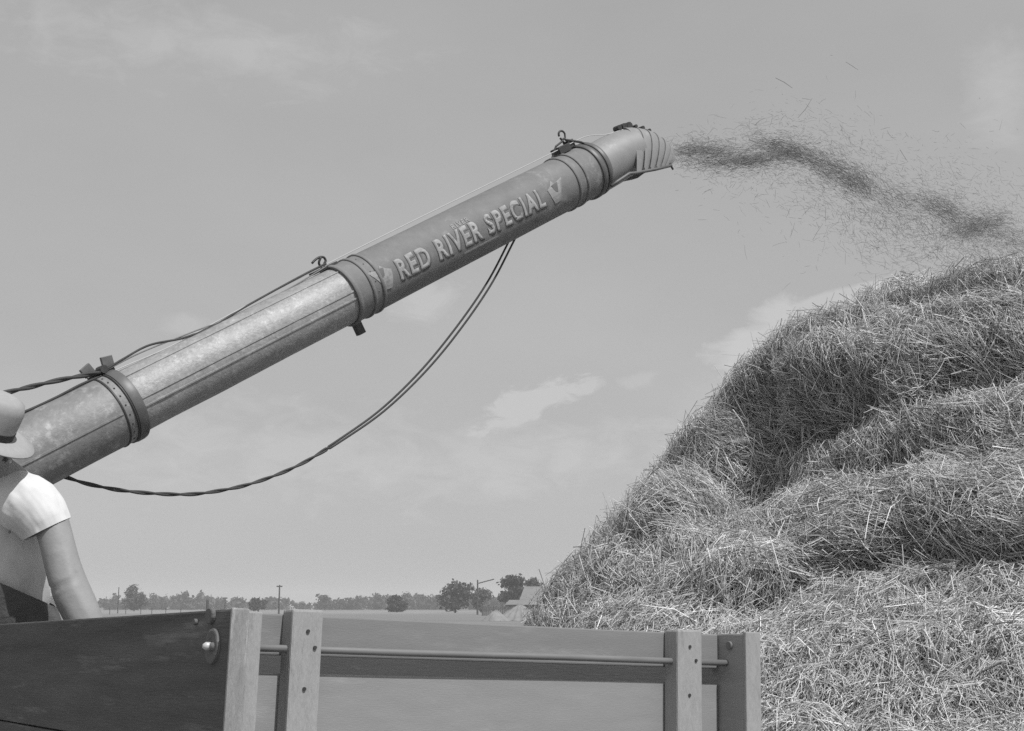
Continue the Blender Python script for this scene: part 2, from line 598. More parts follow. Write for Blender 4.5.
# low hedge / board fence in front of the barn
M['oldboard'] = mat('grey_boards', 0.12, 0.9, var=0.3, scale=1.5, stretch=(3, 3, 0.5))
fe = empty('board_fence', (bx_(500), 262, 0))
tag(fe, 'dark low board fence running behind the pale straw heaps', 'fence')
m = MB()
for i in range(42):
    x = -5.6 + i * 0.36
    m.box(x, x + 0.3, 262, 262.05, 0.05, 1.78 + 0.08 * math.sin(i * 2.1))
m.build('boards', M['oldboard'], fe)
for i in range(8):
    m = MB(); m.box(-5.7 + i * 2.2, -5.55 + i * 2.2, 262.06, 262.2, 0, 1.95); m.build('post', M['pole'], fe)

# far straw heaps
M['heap'] = mat('pale_straw_heap', 0.26, 0.95, var=0.25, scale=1.2, detail=8, bump=1.0, bscale=5)


def heap(px, D, wpx, hpx, label, ridges, seed):
    g = ground_at(px, D)
    k = D / FPX
    W, H = wpx * k, hpx * k
    v, f = [], []
    nr, na = 14, 72
    r2 = random.Random(seed)
    ph = r2.random() * 6
    for i in range(nr + 1):
        t = i / nr
        for a in range(na):
            th = 2 * math.pi * a / na
            rid = 1 + 0.15 * t * (abs(math.sin(th * ridges / 2 + ph)) * 2 - 1)
            rr = W / 2 * t * rid * (1 + 0.08 * mnoise.noise(Vector((math.cos(th) * 2, math.sin(th) * 2, seed))))
            z = H * (1 - t ** 1.25) * (1 + 0.10 * (abs(math.sin(th * ridges / 2 + ph)) - 0.5) * t) + 0.12 * mnoise.noise(Vector((rr * 3, th * 4, seed)))
            v.append((g.x + math.cos(th) * rr, g.y + math.sin(th) * rr * 0.8, max(z, 0.0)))
    for i in range(nr):
        for a in range(na):
            b = (a + 1) % na
            f.append((i * na + a, (i + 1) * na + a, (i + 1) * na + b, i * na + b))
    o = pydata('straw_heap', v, f, M['heap'], smooth=True)
    tag(o, label, 'straw heap', 'far pale straw heaps')
    return o


heap(520, 175, 46, 15.5, 'larger ridged pale straw heap in front of the barn', 17, 1)
heap(496, 172, 26, 10.5, 'smaller smooth pale straw heap left of the ridged one', 5, 2)

# ------------------------------------------------------------------ the straw stack
AX, AY = 5.25, 13.0
prof = [(5.7, 0.0), (5.5, 0.7), (5.3, 1.15), (5.05, 1.5), (4.75, 1.95), (4.35, 2.45), (3.85, 2.95), (3.38, 3.45),
        (2.9, 3.90), (2.35, 4.25), (1.65, 4.48), (0.9, 4.60), (0.0, 4.66)]
NT, NSG = 620, 330
pr = spline([(a, b, 0) for a, b in prof], 30)
pr = np.array([(a.x, a.y) for a in pr])
dl = np.r_[0, np.cumsum(np.hypot(*np.diff(pr, axis=0).T))]
ss = np.linspace(0, dl[-1], NSG)
pr = np.c_[np.interp(ss, dl, pr[:, 0]), np.interp(ss, dl, pr[:, 1])]
tg = np.gradient(pr, axis=0)
tg /= np.linalg.norm(tg, axis=1)[:, None]
nr2 = np.c_[tg[:, 1], -tg[:, 0]]            # outward (radial, up)
th = np.linspace(0, 2 * np.pi, NT, endpoint=False)
TH, SS = np.meshgrid(th, np.arange(NSG))
Rr, Zz = pr[SS, 0], pr[SS, 1]
foot = np.clip((-np.sin(TH) - 0.30) / 0.4, 0, 1); foot = foot * foot * (3 - 2 * foot)
apron = np.where(Zz > 1.05, 4.35 + (2.0 - Zz) * 2.35, 6.6 + (1.05 - Zz) * 0.8)
ov_ = apron - Rr
Rr = Rr + foot * np.where(ov_ > 0.25, ov_, np.where(ov_ > -0.25, (ov_ + 0.25) ** 2, 0))
nR, nZ = nr2[SS, 0], nr2[SS, 1]


def vnoise3(x, y, z, seed=0):
    """smooth value noise on arrays"""
    xi, yi, zi = np.floor(x).astype(int), np.floor(y).astype(int), np.floor(z).astype(int)
    fx, fy, fz = x - xi, y - yi, z - zi
    fx, fy, fz = [a * a * (3 - 2 * a) for a in (fx, fy, fz)]

    def h(a, b, c):
        n = (a * 374761393 + b * 668265263 + c * 2147483647 + seed * 1274126177) & 0xffffffff
        n = ((n ^ (n >> 13)) * 1274126177) & 0xffffffff
        n = (n ^ (n >> 16)) & 0xffff
        return n / 65535.0 - 0.5
    r = 0
    for i in (0, 1):
        for j in (0, 1):
            for k in (0, 1):
                r = r + h(xi + i, yi + j, zi + k) * (fx if i else 1 - fx) * (fy if j else 1 - fy) * (fz if k else 1 - fz)
    return r * 2


def base_pts(disp):
    R2 = Rr + nR * disp
    Z2 = Zz + nZ * disp
    return np.stack([AX + R2 * np.cos(TH), AY + R2 * np.sin(TH) , Z2], -1)


B0 = base_pts(0)
x_, y_, z_ = B0[..., 0], B0[..., 1], B0[..., 2]
disp = 0.13 * vnoise3(x_ * 0.8, y_ * 0.8, z_ * 1.1, 1) + 0.06 * vnoise3(x_ * 1.9, y_ * 1.9, z_ * 2.3, 2) \
    + 0.06 * vnoise3(x_ * 4, y_ * 4, z_ * 5, 3) + 0.07 * vnoise3(x_ * 9, y_ * 9, z_ * 11, 4)
px_, py_, zc_ = project(B0.reshape(-1, 3))
px_, py_ = px_.reshape(TH.shape), py_.reshape(TH.shape)
front = (np.sin(TH) < 0.25)


def fold(line, up, down, Lu, Ld, fade=40):
    """an overhanging fold along a line: bulge above it, hollow under it"""
    ln = np.array(line, float)
    best = np.full(px_.shape, 1e9); sgn = np.zeros(px_.shape); par = np.zeros(px_.shape)
    tot = np.r_[0, np.cumsum(np.hypot(*np.diff(ln, axis=0).T))]
    wob = 14 * vnoise3(x_ * 2.2, y_ * 2.2, z_ * 2.2, 9)
    for i in range(len(ln) - 1):
        a, b = ln[i], ln[i + 1]
        d = b - a; l_ = np.hypot(*d); d = d / l_
        u = (px_ - a[0]) * d[0] + (py_ - a[1]) * d[1]
        uc = np.clip(u, 0, l_)
        ex, ey = px_ - a[0] - d[0] * uc, py_ - a[1] - d[1] * uc
        dist = np.hypot(ex, ey)
        s = (px_ - a[0]) * d[1] - (py_ - a[1]) * d[0]      # >0 above the line when it runs left to right
        m_ = dist < best
        best = np.where(m_, dist, best); sgn = np.where(m_, s, sgn); par = np.where(m_, tot[i] + uc, par)
    sd_ = np.sign(sgn) * best + wob
    endf = np.clip(np.minimum(par, tot[-1] - par) / fade, 0, 1)
    if line[-1][0] > 1000:
        endf = np.clip(par / fade, 0, 1)
    endf = endf * endf * (3 - 2 * endf)
    hu = up * np.exp(-np.maximum(sd_, 0) / Lu)
    hd = -down * np.exp(-np.maximum(-sd_, 0) / Ld)
    k = 1 / (1 + np.exp(-sd_ / 3.0))
    return np.where(front, (hu * k + hd * (1 - k)) * endf, 0)


FOLDS = [
    ([(665, 545), (684, 480), (722, 415), (775, 372), (840, 356), (905, 350)], 0.24, 0.58, 80, 105, 60),   # great overhang
    ([(835, 440), (880, 392), (935, 350), (1060, 312)], 0.16, 0.40, 40, 45, 50),                        # tongue on the right
    ([(715, 622), (745, 590), (800, 552), (860, 528), (900, 530)], 0.26, 0.38, 80, 30, 40),               # second lobe
    ([(560, 560), (600, 572), (660, 600), (700, 606)], 0.08, 0.14, 30, 26, 40),
    ([(880, 500), (940, 520), (1060, 530)], 0.14, 0.34, 50, 60, 50),
    ([(940, 300), (1000, 296), (1080, 300)], 0.1, 0.22, 20, 18, 30),
]
for a in FOLDS:
    disp = disp + fold(*a)
# heaped slope of straw along the foot
# settle the left-hand outline on the heap's true outline
SIL = np.array([(620, 532), (600, 545), (575, 566), (545, 596), (515, 622), (490, 647), (460, 668), (430, 694), (400, 717), (370, 748), (340, 785), (322, 812), (306, 842), (296, 880), (288, 940), (280, 1000), (276, 1040)], float)
for _ in range(6):
    Bt = base_pts(disp)
    qx, qy, qz = project(Bt.reshape(-1, 3))
    qx, qy, qz = qx.reshape(TH.shape), qy.reshape(TH.shape), qz.reshape(TH.shape)
    left = np.cos(TH[0]) < 0.2
    corr = np.zeros(NSG)
    for r_i in range(NSG):
        k = np.argmin(np.where(left, qx[r_i], 1e9))
        yy = qy[r_i, k]
        tx = np.interp(yy, SIL[::-1, 0], SIL[::-1, 1]) + 7
        if yy < 292: tx = qx[r_i, k]
        corr[r_i] = np.clip((qx[r_i, k] - tx) / FPX * qz[r_i, k], -0.6, 0.6) * 0.7
    kern = np.hanning(25); kern /= kern.sum()
    corr = np.convolve(np.pad(corr, 12, mode='edge'), kern, 'valid')
    wgt_l = np.clip((0.35 - np.cos(TH)) / 0.9, 0, 1)
    disp = disp + corr[:, None] * wgt_l / np.maximum(0.55, nR)
Bp = base_pts(disp)
# the crown has settled: nothing stands above its broad rounded top
qx, qy, qz = project(Bp.reshape(-1, 3))
lim = np.interp(qx, [600, 700, 760, 800, 830, 850, 880, 920, 960, 1005, 1080, 1200], [500, 408, 342, 316, 302, 298, 295, 287, 277, 270, 262, 262]) + 9
ztop = EYE.z + (Bp.reshape(-1, 3)[:, 1] - EYE.y) * np.tan(PITCH + np.arctan((365.5 - lim) / FPX))
over = Bp.reshape(-1, 3)[:, 2] - ztop + 0.10 * vnoise3(Bp.reshape(-1, 3)[:, 0] * 3, Bp.reshape(-1, 3)[:, 1] * 3, Bp.reshape(-1, 3)[:, 2] * 3, 15)
soft = np.where(over > -0.3, np.where(over > 0.3, over, (over + 0.3) ** 2 / 1.2), 0)
zz2 = Bp.reshape(-1, 3)[:, 2] - np.where(over > -0.3, soft, 0) * np.clip((Bp.reshape(-1, 3)[:, 2] - 2.2) / 1.2, 0, 1)
Bp = np.concatenate([Bp.reshape(-1, 3)[:, :2], zz2[:, None]], 1).reshape(Bp.shape)
Bp[..., 2] = np.maximum(Bp[..., 2], -0.02)
ii = np.arange(NSG * NT).reshape(NSG, NT)
Q = np.stack([ii[:-1], np.roll(ii[:-1], -1, 1), np.roll(ii[1:], -1, 1), ii[1:]], -1).reshape(-1, 4)
stack = empty('straw_stack', (AX, AY, 0))
tag(stack, 'tall heap of loose threshed straw filling the right side of the picture', 'straw stack')
np_mesh('stack_core', Bp.reshape(-1, 3), Q, M['shaded_straw_bed'], stack, smooth=True)

# stems: each a bent three-sided stalk laid on the surface
V = Bp
dT = np.roll(V, -1, 1) - np.roll(V, 1, 1)
dS = np.zeros_like(V); dS[1:-1] = V[2:] - V[:-2]; dS[0] = V[1] - V[0]; dS[-1] = V[-1] - V[-2]
NV = np.cross(dT, dS)
area = np.linalg.norm(NV, axis=-1) / 4
NV = NV / (np.linalg.norm(NV, axis=-1, keepdims=True) + 1e-9)
# visible side gets nearly all of the stems
view = np.array(EYE) - V
vd = np.linalg.norm(view, axis=-1)
facing = np.sum(NV * view, -1) / vd
ppx, ppy, _ = project(V.reshape(-1, 3)); ppx = ppx.reshape(vd.shape); ppy = ppy.reshape(vd.shape)
wt = area * np.where(facing > -0.25, 1.0, 0.10)
wt = wt * np.where((ppx > 1150) | (ppy > 800), 0.22, 1.0)
wt[-3:] *= 0.2


def stems(name, count, m, parent, lo, hi, w0, w1, lift, spread, tilt, seed, flow=1.0, wts=wt):
    r_ = np.random.default_rng(seed)
    pw = (wts / wts.sum()).ravel()
    cdf = np.cumsum(pw)
    idx = np.searchsorted(cdf, r_.random(count)).clip(0, len(pw) - 1)
    p = V.reshape(-1, 3)[idx] + r_.normal(size=(count, 3)) * 0.012
    n = NV.reshape(-1, 3)[idx]
    # lie of the straw: it slides down the slope, combed sideways in swathes
    down = np.array([0, 0, -1.0]) - n * (-n[:, 2:3])
    down /= np.linalg.norm(down, axis=1)[:, None] + 1e-6
    side = np.cross(n, down)
    sw = vnoise3(p[:, 0] * 0.9, p[:, 1] * 0.9, p[:, 2] * 1.2, 21) * 1.4 + vnoise3(p[:, 0] * 3, p[:, 1] * 3, p[:, 2] * 3, 22) * 0.6
    ang = 0.25 + sw * flow + r_.normal(size=count) * spread
    d = down * np.cos(ang)[:, None] + side * np.sin(ang)[:, None]
    d = d + n * (r_.normal(size=count) * tilt)[:, None]
    d /= np.linalg.norm(d, axis=1)[:, None]
    ln = lo + (hi - lo) * r_.random(count) ** 1.7
    off = (r_.random(count) ** 1.5 * lift)[:, None] * n
    bend = (np.cross(d, r_.normal(size=(count, 3))))
    bend *= (ln * r_.normal(size=count) * 0.055)[:, None]
    sag = -n * (ln * np.abs(r_.normal(size=count)) * 0.05)[:, None]
    a = p + off - d * ln[:, None] * 0.5 + sag
    b = p + off + bend
    c = p + off + d * ln[:, None] * 0.5 + sag
    wd = (w0 + (w1 - w0) * r_.random(count))
    u = np.cross(d, r_.normal(size=(count, 3))); u /= np.linalg.norm(u, axis=1)[:, None]
    w_ = np.cross(d, u)
    ring = [u, -0.5 * u + 0.866 * w_, -0.5 * u - 0.866 * w_]
    vs = []
    for q_, sc in ((a, 1.0), (b, 0.95), (c, 0.55)):
        for k in ring:
            vs.append(q_ + k * (wd * sc)[:, None] * 0.5)
    vs = np.stack(vs, 1).reshape(-1, 3)
    o = (np.arange(count) * 9)[:, None]
    pat = []
    for s in (0, 3):
        for k in range(3):
            pat.append([s + k, s + (k + 1) % 3, s + 3 + (k + 1) % 3, s + 3 + k])
    pat = np.array(pat)
    qs = (o[:, :, None] + pat[None]).reshape(-1, 4)
    tone = np.repeat(np.clip(r_.normal(0.5, 0.26, count), 0, 1.2), 9)
    ob = np_mesh(name, vs, qs, m, parent, attr=tone)
    return ob


o = stems('straw_stems', 300000, M['straw'], stack, 0.09, 0.40, 0.0034, 0.0074, 0.13, 0.55, 0.24, 31)
tag(o, kind='stuff')
o = stems('loose_straw_ends', 26000, M['straw'], stack, 0.16, 0.55, 0.004, 0.0075, 0.16, 1.1, 0.55, 32)
tag(o, kind='stuff')
o = stems('broad_straw', 11000, M['straw'], stack, 0.14, 0.45, 0.007, 0.0115, 0.17, 0.9, 0.25, 33)
tag(o, kind='stuff')

wf = wt * foot * np.clip((1.95 - V[..., 2]) / 0.5, 0, 1)
o = stems('pale_chaff', 60000, M['straw_lit'], stack, 0.03, 0.22, 0.0035, 0.0075, 0.16, 0.9, 0.18, 34, wts=wf)
tag(o, kind='stuff')

# ------------------------------------------------------------------ straw flying out of the spout
def zpipe(px): return 9.0 / (1 - 0.0006 * (px - 380))


knots = [(676, 152), (700, 151), (730, 157), (768, 150), (800, 150), (835, 165), (868, 184), (905, 205), (945, 214), (975, 225), (1006, 236), (1040, 262)]
path = spline([P(px, py, zpipe(672) + (px - 672) * 0.004) for px, py in knots], 12)
path = np.array([tuple(a) for a in path])
npth = len(path)
r_ = np.random.default_rng(77)


def flying(count, centres, lo, hi, w0, w1, dirspread, tonem):
    ti = centres
    i0 = np.clip(ti.astype(int), 0, npth - 2); fr = (ti - i0)[:, None]
    p = path[i0] * (1 - fr) + path[i0 + 1] * fr
    d = path[np.clip(i0 + 2, 0, npth - 1)] - path[np.clip(i0 - 1, 0, npth - 1)]
    d /= np.linalg.norm(d, axis=1)[:, None]
    return p, d


def mk_fly(p, d, lo, hi, w0, w1, spread, tone_m):
    n = len(p)
    d = d + r_.normal(size=(n, 3)) * spread
    d /= np.linalg.norm(d, axis=1)[:, None]
    ln = lo + (hi - lo) * r_.random(n) ** 1.6
    bend = np.cross(d, r_.normal(size=(n, 3))) * (ln * 0.045)[:, None]
    u = np.cross(d, r_.normal(size=(n, 3))); u /= np.linalg.norm(u, axis=1)[:, None]
    w_ = np.cross(d, u)
    wd = w0 + (w1 - w0) * r_.random(n)
    vs = []
    for q_, sc in ((p - d * ln[:, None] / 2, 0.8), (p + bend, 1), (p + d * ln[:, None] / 2, 0.5)):
        for k in (u, -0.5 * u + 0.866 * w_, -0.5 * u - 0.866 * w_):
            vs.append(q_ + k * (wd * sc)[:, None] * 0.5)
    return np.stack(vs, 1).reshape(-1, 3), np.repeat(np.clip(r_.normal(tone_m, 0.22, n), 0, 1.3), 9), n


parts = []
# clumps: (px, py, half length px, half thickness px, count, tilt)
clumps = [(690, 152, 20, 5, 420, -0.05), (712, 151, 22, 4, 500, 0.08), (735, 162, 28, 6, 800, -0.02), (758, 158, 26, 6, 750, -0.15), (782, 149, 20, 7, 950, 0.35),
          (800, 155, 14, 7, 420, 0.3), (825, 165, 16, 9, 520, 0.5), (845, 176, 20, 9, 900, 0.45), (862, 184, 10, 10, 420, 0.9), (882, 196, 20, 12, 420, 0.6), (910, 200, 20, 12, 420, 0.4),
          (935, 205, 16, 9, 420, 0.4), (955, 217, 20, 11, 900, 0.5), (975, 228, 18, 9, 900, -0.3), (992, 222, 14, 9, 300, 0.3), (1010, 238, 18, 14, 500, 0.5)]
kx0 = zpipe(672) / FPX
for (cx, cy, hl, ht, n, tl) in clumps:
    n = int(n * 1.25)
    a = r_.normal(size=n) * hl * 0.85; b = r_.standard_t(3.0, size=n) * ht * 0.62
    xx = cx + a * math.cos(tl) - b * math.sin(tl)
    yy = cy + a * math.sin(tl) + b * math.cos(tl)
    c0 = P(cx, cy, zpipe(672) + (cx - 672) * 0.004)
    rt, up = Vector((1, 0, 0)), Vector((0, -sp, cp)); fw = Vector((0, cp, sp))
    pts = np.array(c0)[None] + np.outer((xx - cx) * kx0, np.array(rt)) - np.outer((yy - cy) * kx0, np.array(up)) + np.outer(r_.normal(size=n) * 0.14, np.array(fw))
    dd = np.array([(math.cos(tl), -0.1, -math.sin(tl))] * n)
    parts.append(mk_fly(pts, dd, 0.015, 0.085, 0.0010, 0.0026, 0.3, 0.45))
# thin scatter, wider as it flies
n = 7000
ti = r_.random(n) ** 0.8 * (npth - 2)
p, d = flying(n, ti, 0, 0, 0, 0, 0, 0)
wdth = 0.05 + 0.40 * (ti / npth) ** 0.8
p = p + np.stack([r_.normal(size=n) * 0.1, r_.normal(size=n) * wdth * 0.7, r_.normal(size=n) * wdth * 0.85 - 0.10 * (ti / npth)], 1)
parts.append(mk_fly(p, d, 0.012, 0.10, 0.0010, 0.0024, 0.6, 0.55))
# stalks raining down onto the stack
n = 1500
xx = 940 + 75 * r_.normal(size=n); yy = 200 + 0.16 * (xx - 820) + np.abs(r_.normal(size=n)) * 34
pts = np.array([tuple(P(a, b, 11.2 + c)) for a, b, c in zip(xx, yy, r_.normal(size=n) * 0.7)])
parts.append(mk_fly(pts, np.array([(0.7, 0, -0.6)] * n), 0.03, 0.15, 0.0014, 0.0026, 0.8, 0.7))
# a few long wisps thrown high
for (ax_, ay_, bx2, by2) in [(798, 118, 812, 98), (776, 78, 792, 88), (846, 62, 858, 70), (756, 124, 766, 118), (664, 142, 672, 140), (900, 150, 908, 162)]:
    a, b = P(ax_, ay_, 11), P(bx2, by2, 11)
    dv = np.array(b - a)
    parts.append(mk_fly(np.array([tuple((a + b) / 2)]), dv[None] / np.linalg.norm(dv), np.linalg.norm(dv), np.linalg.norm(dv) + 0.01, 0.004, 0.005, 0.02, 0.5))
vs = np.concatenate([a[0] for a in parts]); tn = np.concatenate([a[1] for a in parts])
cnt = sum(a[2] for a in parts)
o9 = (np.arange(cnt) * 9)[:, None]
pat = np.array([[s + k, s + (k + 1) % 3, s + 3 + (k + 1) % 3, s + 3 + k] for s in (0, 3) for k in range(3)])
o = np_mesh('blown_straw', vs, (o9[:, :, None] + pat[None]).reshape(-1, 4), M['shaded_chaff'], attr=tn)
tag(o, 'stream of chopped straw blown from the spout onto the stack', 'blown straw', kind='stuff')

# ------------------------------------------------------------------ the blower pipe
def axis_y(px): return 428 - 0.506 * (px - 80)


A0 = P(60, axis_y(60), zpipe(60)); A1 = P(560, axis_y(560), zpipe(560))
AXD = (A1 - A0).normalized()
AYD = Vector((AXD.y, -AXD.x, 0)).normalized()       # sideways, towards the camera
AZD = AYD.cross(AXD) * -1
if AZD.z < 0: AZD = -AZD
# make sideways vector face the camera
if AYD.dot(EYE - A0) < 0: AYD = -AYD
PR = Matrix((AXD, AYD, AZD)).transposed()
if PR.determinant() < 0:
    PR = Matrix((AXD, AYD, AZD)).transposed()


def s_at(px):
    """distance along the axis (from A0) at which the axis is seen at column px"""
    lo, hi = -4.0, 9.0
    for _ in range(50):
        mid = (lo + hi) / 2
        q = A0 + AXD * mid
        X, _, _ = project(np.array([tuple(q)]))
        if X[0] < px: lo = mid
        else: hi = mid
    return lo


def s_near(px, r=0.2, phi=-0.1):
    lo, hi = -4.0, 9.0
    for _ in range(50):
        mid = (lo + hi) / 2
        X, _, _ = project(np.array([tuple(PP(mid, r, phi))]))
        if X[0] < px: lo = mid
        else: hi = mid
    return lo


def PP(s, r, phi):
    """phi 0 = towards the camera side, 90 deg = up"""
    return A0 + AXD * s + AYD * (r * math.cos(phi)) + AZD * (r * math.sin(phi))


pipe = empty('blower_pipe', A0)
tag(pipe, 'long telescoping sheet-metal blower pipe slanting up across the sky to a louvred hood', 'blower pipe')


def lathe(name, prof_, m, parent, n=96, smooth=True, dent=0.0):
    v, f = [], []
    for (s, r) in prof_:
        for k in range(n):
            a = 2 * math.pi * k / n
            dn = mnoise.noise(Vector((s * 2.3, math.cos(a) * 1.1, math.sin(a) * 1.1))) + 0.5 * mnoise.noise(Vector((s * 7, math.cos(a) * 2.6, math.sin(a) * 2.6)))
            v.append(PP(s, r + dent * dn, a))
    for i in range(len(prof_) - 1):
        for k in range(n):
            k2 = (k + 1) % n
            f.append((i * n + k, i * n + k2, (i + 1) * n + k2, (i + 1) * n + k))
    ob = pydata(name, v, f, m, parent, smooth)
    return ob


def autosmooth(o, ang=40):
    me = o.data
    me.polygons.foreach_set('use_smooth', [True] * len(me.polygons))
    bm = bmesh.new(); bm.from_mesh(me)
    for e in bm.edges:
        if len(e.link_faces) == 2 and e.calc_face_angle(0) > R(ang):
            e.smooth = False
    bm.to_mesh(me); bm.free()


R1, R2_, R3 = 0.208, 0.190, 0.200
sA = s_at(-60) - 2.6
s1 = s_near(140)
s2 = s_near(357)
s3 = s_near(604)


def shell(a, b, r, nseg=10, thick=0.006):
    """outer skin with rolled thickness, open at both ends; slight dents"""
    pr_ = [(a, r - thick)]
    for i in range(nseg + 1):
        pr_.append((a + (b - a) * i / nseg, r))
    pr_.append((b, r - thick)); pr_.append((a, r - thick))
    return pr_


o = lathe('rear_pipe_section', shell(sA, s1, R1, 70), M['zinc'], pipe, dent=0.0028); autosmooth(o)
o = lathe('middle_pipe_section', shell(s1 - 0.3, s2 + 0.25, R2_, 60), M['zinc_bright'], pipe, dent=0.0030); autosmooth(o)
o = lathe('outer_pipe_section', shell(s2, s3, R3, 60), M['painted'], pipe, dent=0.0014); autosmooth(o)


def ring(name, s, wd, r, h, m, parent=pipe, lobes=None):
    pr_ = [(s - wd / 2, r - 0.004), (s - wd / 2, r + h * 0.7), (s - wd / 4, r + h), (s + wd / 4, r + h), (s + wd / 2, r + h * 0.7), (s + wd / 2, r - 0.004)]
    o = lathe(name, pr_, m, parent); autosmooth(o, 50)
    return o


# clamp at the rear joint
ring('clamp_band', s1 - 0.105, 0.012, R1, 0.006, M['iron'])
ring('clamp_band', s1 - 0.01, 0.060, R1, 0.012, M['strap'])
ring('clamp_band', s1 - 0.048, 0.012, R1, 0.008, M['iron'])
# beads of the outer section's mouth
ring('mouth_bead', s2 + 0.012, 0.030, R3, 0.012, M['painted'])
ring('mouth_bead', s2 + 0.135, 0.022, R3, 0.010, M['painted'])
ring('mouth_bead', s2 + 0.215, 0.022, R3, 0.010, M['painted'])
# tip beads and clamps
ring('tip_bead', s_near(579), 0.022, R3, 0.010, M['painted'])
ring('tip_bead', s_near(587), 0.022, R3, 0.010, M['painted'])
ring('hood_clamp', s3 - 0.005, 0.045, R3, 0.016, M['strap'])
ring('hood_clamp', s3 + 0.06, 0.040, R3 - 0.004, 0.016, M['strap'])
ring('hood_clamp', s3 + 0.028, 0.030, R3 - 0.004, 0.006, M['iron'])

# long seams: thin standing folds
def seam(name, a, b, r, phi, m, w=0.006, h=0.006):
    mb = MB()
    n = 24
    v = []
    for i in range(n + 1):
        s = a + (b - a) * i / n
        dphi = w / r / 2
        v += [PP(s, r - 0.002, phi - dphi * 1.3), PP(s, r + h, phi - dphi), PP(s, r + h, phi + dphi), PP(s, r - 0.002, phi + dphi * 1.3)]
    f = [(i * 4 + k, i * 4 + k + 1, i * 4 + 5 + k, i * 4 + 4 + k) for i in range(n) for k in range(3)]
    f += [(0, 1, 2, 3), (n * 4 + 3, n * 4 + 2, n * 4 + 1, n * 4)]
    mb.add(v, f)
    return mb.build(name, m, pipe)


seam('long_seam', sA, s1 - 0.115, R1, R(-6), M['zinc'], 0.010, 0.007)
seam('long_seam', s1 + 0.03, s2 - 0.005, R2_, R(2), M['zinc_bright'], 0.010, 0.006)
seam('long_seam', s1 + 0.03, s2 - 0.005, R2_, R(-13), M['zinc_bright'], 0.008, 0.006)
seam('long_seam', s1 + 0.03, s2 - 0.005, R2_, R(52), M['zinc_bright'], 0.008, 0.006)


def rivets(name, slist, r, phis, m, rad=0.006):
    for s in slist:
        for ph in phis:
            mb = MB()
            c = PP(s, r, ph); n = (c - PP(s, 0, 0)).normalized()
            t1 = AXD; t2 = n.cross(t1)
            v = [c + (t1 * math.cos(a) + t2 * math.sin(a)) * rad for a in [k * math.pi / 3 for k in range(6)]] + \
                [c + n * rad * 0.7 + (t1 * math.cos(a) + t2 * math.sin(a)) * rad * 0.5 for a in [k * math.pi / 3 for k in range(6)]]
            mb.add(v, [(k, (k + 1) % 6, 6 + (k + 1) % 6, 6 + k) for k in range(6)] + [tuple(range(6, 12))])
            mb.build(name, m, pipe, True)


rivets('rivet', [s1 - 0.08], R1 + 0.001, [R(-60 + 16 * k) for k in range(11)], M['iron'])
rivets('rivet', [s2 + 0.17], R3 + 0.001, [R(-60 + 20 * k) for k in range(9)], M['strap'], 0.005)

# lug under the mouth of the outer section
mb = MB()
T = Matrix.Translation(PP(s2 + 0.03, R3 + 0.035, R(-90))) @ PR.to_4x4()
mb.box(-0.028, 0.028, -0.022, 0.022, -0.045, 0.035, T)
mb.build('stop_lug', M['iron'], pipe, bevel=0.005)

# rope guides on top: rear bracket, middle hook, front pulley bracket
def top_frame(s, r): return Matrix.Translation(PP(s, r, R(90))) @ PR.to_4x4()


mb = MB()
T = top_frame(s1 - 0.03, R1)
mb.box(-0.09, 0.07, -0.018, 0.018, 0.0, 0.022, T)
mb.tube([T @ Vector((0.0, -0.03, 0.03)), T @ Vector((0.0, 0.05, 0.03))], 0.024, 10)
mb.build('guide_bracket', M['iron'], pipe)
for dx, rot in ((-0.075, -0.25), (0.055, 0.2)):
    mb = MB()
    T2 = T @ Matrix.Translation((dx, 0.0, 0.06)) @ Matrix.Rotation(rot, 4, 'Y')
    mb.box(-0.034, 0.034, -0.012, 0.012, -0.03, 0.03, T2)
    mb.build('guide_plate', M['strap'], pipe, bevel=0.003)
T = top_frame(s2 - 0.01, R3)
mb = MB()
mb.box(-0.11, 0.09, -0.03, 0.03, -0.004, 0.014, T)
mb.build('hook_plate', M['iron'], pipe, bevel=0.003)
mb = MB()
hk = [(0.0, 0, 0.005), (0.01, 0, 0.03), (0.03, 0, 0.045), (0.028, 0, 0.07), (0.0, 0, 0.082), (-0.04, 0, 0.078), (-0.07, 0, 0.068)]
mb.tube([T @ Vector(a) for a in spline(hk, 4)], 0.008, 7)
hk = [(-0.02, 0, 0.012), (-0.03, 0.01, 0.05), (0.0, 0.015, 0.08)]
mb.tube([T @ Vector(a) for a in spline(hk, 4)], 0.008, 7)
mb.build('rope_hook', M['iron'], pipe, True)
T = top_frame(s3 - 0.10, R3)
mb = MB()
mb.box(-0.10, 0.02, -0.05, 0.05, 0.0, 0.055, T)
mb.box(0.03, 0.09, -0.03, 0.03, 0.01, 0.07, T)
mb.tube([T @ Vector((-0.19, 0.02, -0.01)), T @ Vector((-0.09, 0.02, 0.07)), T @ Vector((0.0, 0.02, 0.085))], 0.009, 6)
mb.tube([T @ Vector((0.02, 0.02, 0.085)), T @ Vector((0.13, 0.05, 0.02)), T @ Vector((0.20, 0.09, -0.06))], 0.010, 6)
mb.build('pulley_bracket', M['iron'], pipe, bevel=0.004)
mb = MB()
lp = [T @ Vector((0.03 + 0.032 * math.cos(a), 0, 0.125 + 0.032 * math.sin(a))) for a in [k * 2 * math.pi / 14 for k in range(13)]]
mb.tube([T @ Vector((0.02, 0, 0.06))] + lp[8:] + lp[:8], 0.008, 6)
mb.build('eye_hook', M['iron'], pipe, True)

